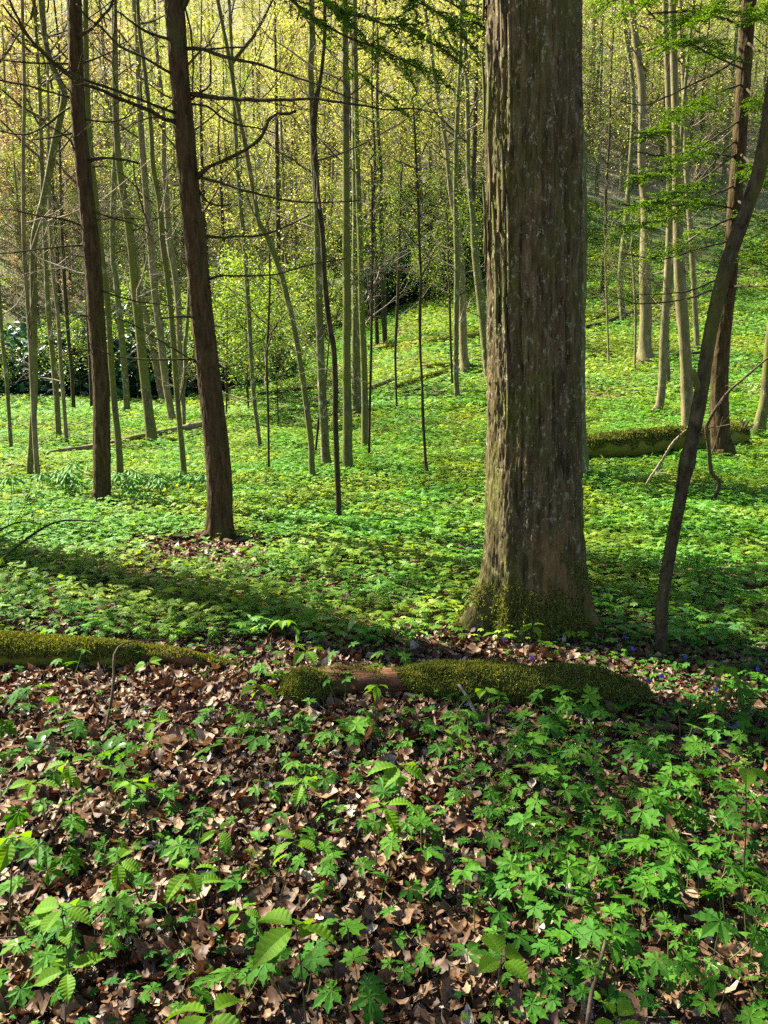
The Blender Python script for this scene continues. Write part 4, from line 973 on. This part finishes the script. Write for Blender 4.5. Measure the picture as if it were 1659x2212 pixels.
stick('curled pale root like branch in the dead leaves, middle right', [(872,1796,8),(900,1790,8),(922,1778,7),(900,1768,6),(893,1774,4)], gy(872,1800), gy(893,1778), TWIGP, 0, .1, 10, contact=True)
stick('grey stick slanting down through the green plants at the right edge', [(1555,1770,7),(1590,1810,7),(1620,1850,6)], gy(1555,1772), gy(1620,1855), TWIGP, 2, .1, 11, contact=True)
stick('mossy brown stick pointing down the dead leaves near the bottom middle', [(665,1915,11),(700,1960,11),(735,1992,9)], gy(665,1920), gy(735,1996), TWIG, 0, .1, 12, contact=True)
stick('blurred brown twig rising from the bottom edge among bright plants', [(1268,2215,10),(1280,2140,9),(1295,2080,8),(1308,2035,6)], 1.62, 1.8, TWIG, 2, .1, 13)
stick('thin horizontal twig held above litter by the left seedlings', [(250,1795,5),(265,1815,5),(330,1820,4),(420,1812,3)], 2.5, 2.5, TWIG, 3, .1, 14)
stick('dark twig lying on bright plants beyond the massive trunk', [(955,905,3),(1000,903,4),(1050,893,4)], gy(955,906), gy(1050,896), DARKB, 4, .4, 15, contact=True)

# ------------------------------------------------------------------ foreground plants, each its own object
def waterleaf_proto(seed):
    r = np.random.default_rng(seed); fo = MB(); st = MB(); nl = int(r.integers(1, 5)) if seed else 1
    for i in range(nl):
        a = i*2.2+r.uniform(-.4, .4); d = (.0 if nl == 1 else r.uniform(.025, .075)); h = r.uniform(.07, .15)
        top = np.array([math.cos(a)*d, math.sin(a)*d, h]); s = np.linspace(0, 1, 6)[:, None]
        p = np.array([0, 0, -.02])*(1-s)+top*s+np.array([math.cos(a), math.sin(a), 0])*d*.4*(s*(1-s))
        st.tube(p, np.linspace(.0017, .0012, 6), 4, 0, False)
        L = [(an+r.uniform(-.12, .12), l*r.uniform(.85, 1.1)) for an, l in (PALM7 if r.uniform() < .7 else PALM5)]
        tp = lobed_leaf(L, True, r.uniform(.05, .4), r.uniform(.05, .35))
        rz = Matrix.Rotation(a, 3, 'Z')@Matrix.Rotation(r.uniform(-.1, .55), 3, 'Y')@Matrix.Rotation(r.uniform(-.3, .3), 3, 'X')
        sc_leaf(fo, tp, top[None], np.array(rz)[None], [r.uniform(.042, .066)])
    return st.mesh('stem', STEM), fo.mesh('foliage', GREEN, False)
WP = [waterleaf_proto(i) for i in range(16)]
first = {}
def put_plant(i, x, y, rz, s_, tilt=(0, 0)):
    if i not in first:
        t = thing('waterleaf_plant', 'small plant of toothed star shaped leaves on thin stalks, rising from dead leaves', 'plant', (x, y, float(ground(x, y))), 'star leaved plants in the foreground litter')
        obj('stem', WP[i][0], t); obj('foliage', WP[i][1], t); t.rotation_euler = (tilt[0], tilt[1], rz); t.scale = (s_,)*3; first[i] = t
    else:
        t = dup(first[i], (x, y, float(ground(x, y))), rz, s_); t.rotation_euler = (tilt[0], tilt[1], rz)
rp = np.random.default_rng(12)
pts_ = []; tries = 0; extra = []
while len(pts_) < 295 and tries < 60000:
    tries += 1
    u = rp.uniform(-20, 1680); v = rp.uniform(1440, 2230); g = G(u, v) if False else None
    d = ray(u, v); t = EYE/-d[2]; x, y = d[0]*t, d[1]*t
    # denser on the right, thin over the bare litter
    dens = .36+.64*float(sstep(700, 1150, u+(v-1750)*.15))
    dens *= 1-.75*math.exp(-(((u-880)/260)**2+((v-2080)/170)**2)); dens *= 1-.6*math.exp(-(((u-300)/330)**2+((v-1500)/60)**2))
    dens += .35*math.exp(-(((u-760)/160)**2+((v-1640)/120)**2))
    if 860 < u < 1400 and 1440 < v < 1555: continue
    if rp.uniform() > dens: continue
    if any((x-a)**2+(y-b)**2 < (.052+.02*(1-dens))**2 for a, b in pts_): continue
    pts_.append((x, y))
for x, y in pts_: put_plant(int(rp.integers(0, 16)), x, y, rp.uniform(0, 6.28), rp.uniform(.55, 1.25), (rp.normal(0, .2), rp.normal(0, .2)))

# small low leaves between them, too many and too small to count
def make_low():
    mb = MB(); r = np.random.default_rng(55); n = 5200
    y = np.sqrt(r.uniform(1.3**2, 4.4**2, n)); x = r.uniform(-1, 1, n)*(.52*y+.2); z = ground(x, y)
    u, v, t = pix(np.stack([x, y, z], -1)); cl = fbm(x*2.2, y*2.2, 6.0, 3)
    keep = r.uniform(0, 1, n) < (.12+.6*sstep(650, 1150, u)+.8*cl)*(1-.6*np.exp(-(((u-880)/260)**2+((v-2080)/170)**2)))
    x, y, z = x[keep], y[keep], z[keep]; m = len(x); pos = np.stack([x, y, z+r.uniform(.02, .08, m)], -1); k = r.uniform(0, 1, m); R = rots(m, .35, r=r)
    a = k < .55; b = (k >= .55) & (k < .8); c = k >= .8
    sc_leaf(mb, LEAF7, pos[a], R[a], r.uniform(.016, .034, a.sum())); sc_leaf(mb, LEAF5S, pos[b], R[b], r.uniform(.014, .028, b.sum())); sc_leaf(mb, OVALS, pos[c], R[c], r.uniform(.03, .07, c.sum()))
    o = obj('low_plants', mb.mesh('low_plants', GREEN, False)); tag(o, 'tiny green leaves sprinkled low between the larger foreground plants', 'ground cover', kind='stuff')
make_low()

def seedling_proto(seed, n, L, pairs=1, droop=.5):
    r = np.random.default_rng(seed); fo = MB(); st = MB(); Hh = 1.0
    s = np.linspace(0, 1, 10)[:, None]; bend = np.array([r.uniform(-.06, .06), r.uniform(-.06, .06), 0])
    return r, bend
def seedling(label, u, v, h, nleaf, L, seed, Y=None, lean=(0, 0), mat=None, w_=.33):
    """woody seedling: thin stem to height H with a spreading whorl of pointed oval leaves at frame point (u, v)"""
    if Y is None:
        d = ray(u, v); t = .8
        while t < 12:
            p = np.array([0, 0, EYE])+d*t
            if p[2]-h <= float(ground(p[0], p[1])): break
            t += .02
        Y = p[1]
    top = P(u, v, Y); b = np.array([top[0]-lean[0], top[1]-lean[1], 0]); b[2] = float(ground(b[0], b[1]))
    root = thing('seedling', label, 'seedling', tuple(b)); r = np.random.default_rng(seed)
    s = np.linspace(0, 1, 12)[:, None]; p = b*(1-s)+top*s+np.array([lean[0], lean[1], 0])*.3*(s*(1-s))*-1; p = wig(p, .008, seed)
    p[-1] = top; mb = MB(); mb.tube(p, np.linspace(.0028, .0015, 12), 5, 0, False); part('stem', mb, TWIG, root)
    tp = oval_leaf(w_*.82, 15, r.uniform(.5, 1.0), .25)
    for i in range(nleaf):
        node = top if i < 4 else p[max(4, 11-(i-3)*1)]; a = i*1.62+r.uniform(-.4, .4)+seed
        m = MB(); s_ = L*r.uniform(.7, 1.1)*(1 if i < 4 else .8)
        R = Matrix.Rotation(a, 3, 'Z')@Matrix.Rotation(r.uniform(-.15, .5), 3, 'Y')@Matrix.Rotation(r.uniform(-.4, .4), 3, 'X')
        st = node+np.array(R)@np.array([.012, 0, 0])
        sc_leaf(m, tp, st[None], np.array(R)[None], [s_]); m.tube(np.array([node, st]), [.001, .001], 3, 0, False); part('leaf', m, mat or SEEDLING, root, False)
SD = [
 ('large blurred seedling with drooping bright leaves at the bottom middle', 640, 2000, .42, 5, .105, 0), ('seedling with three rounded dull leaves beside the bottom right bright plants', 1083, 2070, .36, 4, .07, 0),
 ('bright seedling drooping over the litter in the lower left corner area', 135, 1960, .30, 6, .085, 0), ('glowing yellow green seedling cut by the bottom edge', 455, 2190, .34, 5, .085, 0),
 ('seedling with a ring of pointed leaves, centre of the left litter', 410, 1880, .24, 6, .075, 0), ('small seedling with upright pale leaf above the brown litter', 256, 1858, .22, 4, .07, 0),
 ('seedling with three hanging leaves right of the ringed one', 470, 1795, .2, 5, .06, 0), ('leafy seedling at the left edge over the peeled stick', 70, 1690, .28, 7, .075, 0),
 ('seedling low at the left edge with broad shaded leaves', 28, 1810, .3, 5, .08, 0), ('seedling above the peeled stick with paired leaves', 150, 1648, .24, 6, .07, 0),
 ('seedling with spread leaves left of the split log moss', 330, 1560, .26, 5, .075, 0), ('seedling with pale leaves in the sunlit litter before the mossy log', 318, 1432, .16, 4, .075, 0),
 ('seedling with notched bright leaf above the split log', 660, 1405, .28, 5, .09, 0), ('seedling in shade high above the split log clearing', 612, 1340, .26, 4, .08, 0),
 ('seedling beside the moss tuft of the split log', 560, 1480, .26, 6, .08, 0), ('seedling on the split log with a fan of small leaves', 815, 1480, .26, 5, .06, 0),
 ('drooping seedling in front of the left end of the moss wrapped log', 865, 1655, .34, 5, .09, 0), ('slim seedling with two hanging leaves over the moss wrapped log', 1046, 1490, .3, 4, .06, 0),
 ('seedling standing against the mossy foot of the massive trunk', 1150, 1352, .26, 4, .075, 0), ('seedling with ribbed hanging leaves at the right edge', 1612, 1655, .42, 6, .09, 0),
 ('seedling with dark leaves right of the moss wrapped log', 1560, 1440, .3, 5, .09, 0), ('shaded seedling left of the curled pale branch', 830, 1740, .28, 4, .08, 0),
 ('small seedling beneath the ringed one in the lower litter', 520, 1968, .16, 4, .055, 0), ('seedling with two oval leaves at the lower left corner', 145, 2095, .2, 4, .07, 0),
 ('seedling with narrow leaves between the ringed and drooping ones', 285, 1690, .24, 5, .07, 0), ('seedling in the middle of the litter with folded leaves', 640, 1815, .26, 6, .075, 0),
 ('yellow green seedling at the bottom edge among bright star leaves', 1330, 2200, .3, 4, .075, 0), ('low seedling behind the large blurred one', 655, 1690, .24, 4, .06, 0),
]
for i, (lab, u, v, h, n, L, _) in enumerate(SD): seedling(lab, u, v, h, n, L, i+1, lean=(random.uniform(-.06, .06), random.uniform(-.05, .05)), w_=.34 if i != 1 else .46)

def strap_plant(label, u, v, n, L, seed):
    g = G(u, v); root = thing('wild_leek', label, 'plant', tuple(g)); r = np.random.default_rng(seed)
    for i in range(n):
        a = i*2*math.pi/n+r.uniform(-.3, .3); m = 9; s = np.linspace(0, 1, m); out = L*r.uniform(.7, 1.05)
        c = g+np.stack([np.cos(a)*out*s*.85, np.sin(a)*out*s*.85, out*(.75*np.sin(s*1.9)*.75)], -1)
        wd = .028*L/.2*np.sin(np.pi*np.clip(s*.93+.05, 0, 1))**.8; tg = np.array([-math.sin(a), math.cos(a), 0])
        V = np.concatenate([c-tg*wd[:, None]+[0, 0, .006], c, c+tg*wd[:, None]+[0, 0, .006]]); F = []
        for k in range(m-1): F += [(k, k+1, m+k+1, m+k), (m+k, m+k+1, 2*m+k+1, 2*m+k)]
        mb = MB(); mb.add(V, F); part('leaf', mb, STRAP, root)
for i, (lab, u, v, n, L) in enumerate([
 ('broad strap leaved plant in the shade right of the leaning tree', 1505, 1355, 6, .16), ('strap leaved plant farther back on the sunlit green slope', 1545, 1200, 7, .2),
 ('strap leaved plant at the right side of the massive trunk foot', 1310, 1300, 6, .15), ('strap leaved plant at the left edge below the cane shaped twig', 75, 1640, 5, .13),
 ('glossy strap leaved plant over litter at the base of the cane shaped twig', 225, 1650, 5, .14), ('strap leaved plant by the bare hemlock roots', 300, 1195, 6, .15),
 ('strap leaved plant in the shady band left of the massive trunk', 770, 1290, 5, .14)]): strap_plant(lab, u, v, n, L, i)

def mayapple_proto(seed):
    r = np.random.default_rng(seed); fo = MB(); st = MB()
    for j in range(int(r.integers(1, 3))):
        h = r.uniform(.24, .36); a0 = r.uniform(0, 6); b = np.array([r.uniform(-.05, .05), r.uniform(-.05, .05), 0]); top = b+np.array([0, 0, h])
        st.tube(np.array([b, top]), [.004, .003], 5, 0, False)
        for i in range(7):
            a = a0+i*2*math.pi/7; V = [top]; L = r.uniform(.10, .14)
            d = np.array([math.cos(a), math.sin(a), 0]); tg = np.array([-d[1], d[0], 0])
            for s, w_, z in ((.35, .010, -.004), (.7, .026, -.03), (1, .010, -.05)): V += [top+d*L*s-tg*w_+[0, 0, z*1.2], top+d*L*s+[0, 0, z+.012], top+d*L*s+tg*w_+[0, 0, z*1.2]]
            fo.add(V, [(0, 2, 1, 1), (0, 3, 2, 2)][:0] or [(1, 2, 5, 4), (2, 3, 6, 5), (4, 5, 8, 7), (5, 6, 9, 8)]); fo.f.setdefault((3, 0), []).append(np.array([(0, 2, 1), (0, 3, 2)])+fo.n-10)
    return st.mesh('stem', STEM), fo.mesh('leaves', MAYAPPLE, False)
MP = [mayapple_proto(i) for i in range(5)]; mfirst = {}
rm = np.random.default_rng(4)
for i in range(27):
    if i < 10: u, v = rm.uniform(-5, 160), rm.uniform(1062, 1108)
    elif i < 24: u, v = rm.uniform(240, 450), rm.uniform(1068, 1102)
    else: u, v = rm.uniform(160, 260), rm.uniform(1066, 1082)
    g = G(u, v); k = i % 5
    if k not in mfirst:
        t = thing('mayapple_plant', 'umbrella leaved mayapple standing above the low green carpet between hemlock trunks', 'plant', tuple(g), 'mayapples round the left hemlock'); obj('stem', MP[k][0], t); obj('leaves', MP[k][1], t); mfirst[k] = t
    else: dup(mfirst[k], tuple(g), rm.uniform(0, 6), rm.uniform(.6, 1.05))

def violet(label, u, v, i):
    g = G(u, v+14); root = thing('violet_flower', label, 'flower', tuple(g), 'purple violets'); s = np.linspace(0, 1, 5)[:, None]; top = g+np.array([0, -.01, .07])
    mb = MB(); mb.tube(g*(1-s)+top*s, np.full(5, .0012), 4, 0, False); part('stem', mb, STEM, root)
    fl = MB(); tp = oval_leaf(.4, 4, .1, .1)
    for k in range(5):
        R = Matrix.Rotation(1.2, 3, 'X')@Matrix.Rotation(k*2*math.pi/5, 3, 'Z'); sc_leaf(fl, tp, top[None], np.array(R)[None], [.0125])
    part('petals', fl, VIOLET, root)
for i, (u, v, w_) in enumerate([(1087,1392,'between the mossy feet of the massive trunk'),(1148,1434,'in the litter right above the moss wrapped log'),(1364,1412,'in the litter just left of the leaning tree foot'),(1424,1473,'right under the leaning tree foot'),(1542,1502,'largest, among shaded leaves at the right'),(1477,1432,'just right of the leaning tree foot'),(1632,1457,'by the right edge'),(1584,1586,'lowest, in the litter at the right'),(1494,1287,'highest, in the shady plants right of the leaning tree'),(1347,1385,'close above the right buttress of the massive trunk'),(1619,1345,'in the shade near the right edge'),(1397,1482,'at the right end of the moss wrapped log'),(1509,1364,'beside the broad strap leaved plant')]):
    violet('tiny purple violet '+w_, u, v, i)

# ------------------------------------------------------------------ behind: trees of the far slope, understory, evergreen bank
FARP = []
for i in range(7):
    mat = [SPRING, SPRING, SPRING_GREEN, SPRING, SPRING_RED, SPRING, SPRING_GREEN][i]
    r = np.random.default_rng(40+i); Hh = 13+2*(i % 3); n = 22; s = np.linspace(0, 1, n)
    p = np.stack([.35*np.sin(s*2+i)*s, .3*np.sin(s*3+2*i)*s, Hh*s-.3], -1); mb = MB(); mb.tube(p, np.linspace(.15, .02, n), 7, 0, False, bumpy(i))
    lb, fo = crown_proto(60+i, 2.5, Hh-2.5, 26, 5200, .10, mat, TWIG if i % 3 == 1 else TWIGP, spread=.13)
    FARP.append((mb.mesh('trunk', [GREY, PALE, DARKB][i % 3]), lb, fo))
ffirst = {}
rf = np.random.default_rng(77); placed = []; tr = 0
while len(placed) < 210 and tr < 9000:
    tr += 1
    y = math.sqrt(rf.uniform(26**2, 78**2)); x = rf.uniform(-.56, .60)*y
    if x/y < -.16 and y < 46: continue
    if y < 31+6*max(0, x/y): continue
    if .16 < x/y and y < 54: continue
    if y < 40 and x/y > -.05: continue
    if y < 44 and rf.uniform() < .4: continue
    if any((x-a)**2+(y-b)**2 < 1.9**2 for a, b in placed): continue
    placed.append((x, y)); k = int(rf.integers(0, 7))
    if x/y < -.3 and rf.uniform() < .25: k = 4
    elif k == 4 and x > 0: k = 0
    z = float(ground(x, y)); sc__ = rf.uniform(.8, 1.2)
    if k not in ffirst:
        t = thing('hillside_tree', 'slender tree with sparse pale spring leaves on the wooded far hillside', 'tree', (x, y, z), 'trees of the far hillside')
        obj('trunk', FARP[k][0], t); a = obj('limbs', FARP[k][1], t); b = obj('crown', FARP[k][2], t); a.location = b.location = (0, 0, 1.6); t.scale = (sc__,)*3; ffirst[k] = t
    else: dup(ffirst[k], (x, y, z), rf.uniform(0, 6.28), sc__)
# leafy understory saplings
UP_ = []
for i in range(4):
    n = 10; s = np.linspace(0, 1, n); Hh = 3.6; p = np.stack([.15*np.sin(s*2+i)*s, .1*s, Hh*s-.1], -1); mb = MB(); mb.tube(p, np.linspace(.03, .006, n), 5, 0, False)
    lb, fo = crown_proto(80+i, 1.5, 2.8, 14, 1900, .10, SPRING_GREEN, TWIG, spread=.12, up=.25); UP_.append((mb.mesh('stem', DARKB), lb, fo))
ufirst = {}; placed2 = []; tr = 0
while len(placed2) < 52 and tr < 4000:
    tr += 1
    y = rf.uniform(19, 47); x = rf.uniform(-.5, .56)*y; q = x/y
    if y < 25 and not (-.22 < q < -.08): continue
    if q < -.2 and (y > 31 or rf.uniform() < .75): continue
    if q > .12: continue
    if -.12 < q < .16 and y < 37: continue
    if any((x-a)**2+(y-b)**2 < 1.5**2 for a, b in placed2): continue
    placed2.append((x, y)); k = int(rf.integers(0, 4)); z = float(ground(x, y))
    if k not in ufirst:
        t = thing('understory_sapling', 'low leafy sapling with fresh green layered leaves in the understory', 'sapling', (x, y, z), 'leafy understory saplings')
        obj('stem', UP_[k][0], t); a = obj('limbs', UP_[k][1], t); b = obj('crown', UP_[k][2], t); a.location = b.location = (0, 0, .9); ufirst[k] = t
    else: dup(ufirst[k], (x, y, z), rf.uniform(0, 6.28), rf.uniform(.7, 1.2))
# dark evergreen shrubs on the shaded bank
def shrub_proto(seed):
    r = np.random.default_rng(seed); fo = MB(); lb = MB(); n = 5200
    cl = r.normal(size=(60, 3)); cl /= np.linalg.norm(cl, axis=1)[:, None]; cl *= np.array([1.5, 1.2, 1.0])*r.uniform(.4, 1, (60, 1)); cl[:, 2] = np.abs(cl[:, 2])*1.3+.2
    k = r.integers(0, 60, n); pos = cl[k]+r.normal(0, .22, (n, 3)); fo.scatter(QLEAF[0], QLEAF[1], pos, rots(n, .8, r=r), r.uniform(.10, .2, n))
    for c in cl[::4]:
        s = np.linspace(0, 1, 6)[:, None]; lb.tube(wig(c*s, .05, int(c[0]*50)+60), np.linspace(.03, .01, 6), 4, 0, False)
    return lb.mesh('stems', DARKB), fo.mesh('foliage', DARKLEAF, False)
SH = [shrub_proto(i) for i in range(3)]; sf = {}
for i in range(58):
    if i < 44: y = rf.uniform(30, 44); x = rf.uniform(-.52, -.17)*y
    else: y = rf.uniform(40, 52); x = rf.uniform(-.05, .14)*y
    z = float(ground(x, y)); k = i % 3; s_ = rf.uniform(1.6, 2.5) if i < 44 else rf.uniform(1, 1.8)
    if k not in sf:
        t = thing('evergreen_shrub', 'dark glossy evergreen thicket shrub in the shade behind the trunks', 'shrub', (x, y, z), 'dark evergreen shrubs behind the clearing'); obj('stems', SH[k][0], t); obj('foliage', SH[k][1], t); t.scale = (s_,)*3; sf[k] = t
    else: dup(sf[k], (x, y, z), rf.uniform(0, 6.28), s_)
# far mass of leaves that reads as one wood
def far_mass():
    groups = [(SPRING, 150000, None), (SPRING_RED, 14000, 'red'), (SPRING_GREEN, 40000, 'low')]
    for mat, n, mode in groups:
        mb = MB(); y = rf.uniform(48, 96, n); x = rf.uniform(-.58, .6, n)*y
        if mode == 'red': x = -np.abs(rf.normal(.38, .14, n))*y
        h = rf.uniform(0, 1, n)**(1.2 if mode != 'low' else 2.2)*15
        z = ground(x, y)+h
        c = fbm(x*.45, y*.45, z*.45+(3 if mode else 0), 3); keep = c > .10
        if mode == 'low': keep &= True
        pos = np.stack([x, y, z], -1)[keep]; m = len(pos)
        mb.scatter(QLEAF[0], QLEAF[1], pos, rots(m, .8, r=rf), rf.uniform(.07, .155, m)*np.clip(pos[:, 1]/45, .8, 1.7))
        o = obj('far_wood', mb.mesh('far_wood', mat, False)); tag(o, {None: 'hazy mass of pale yellow green spring foliage on the far hillside', 'red': 'reddish budding foliage massed on the far hillside at the left', 'low': 'fresh green undergrowth foliage low on the far hillside'}[mode], 'far woodland', kind='stuff')
far_mass()
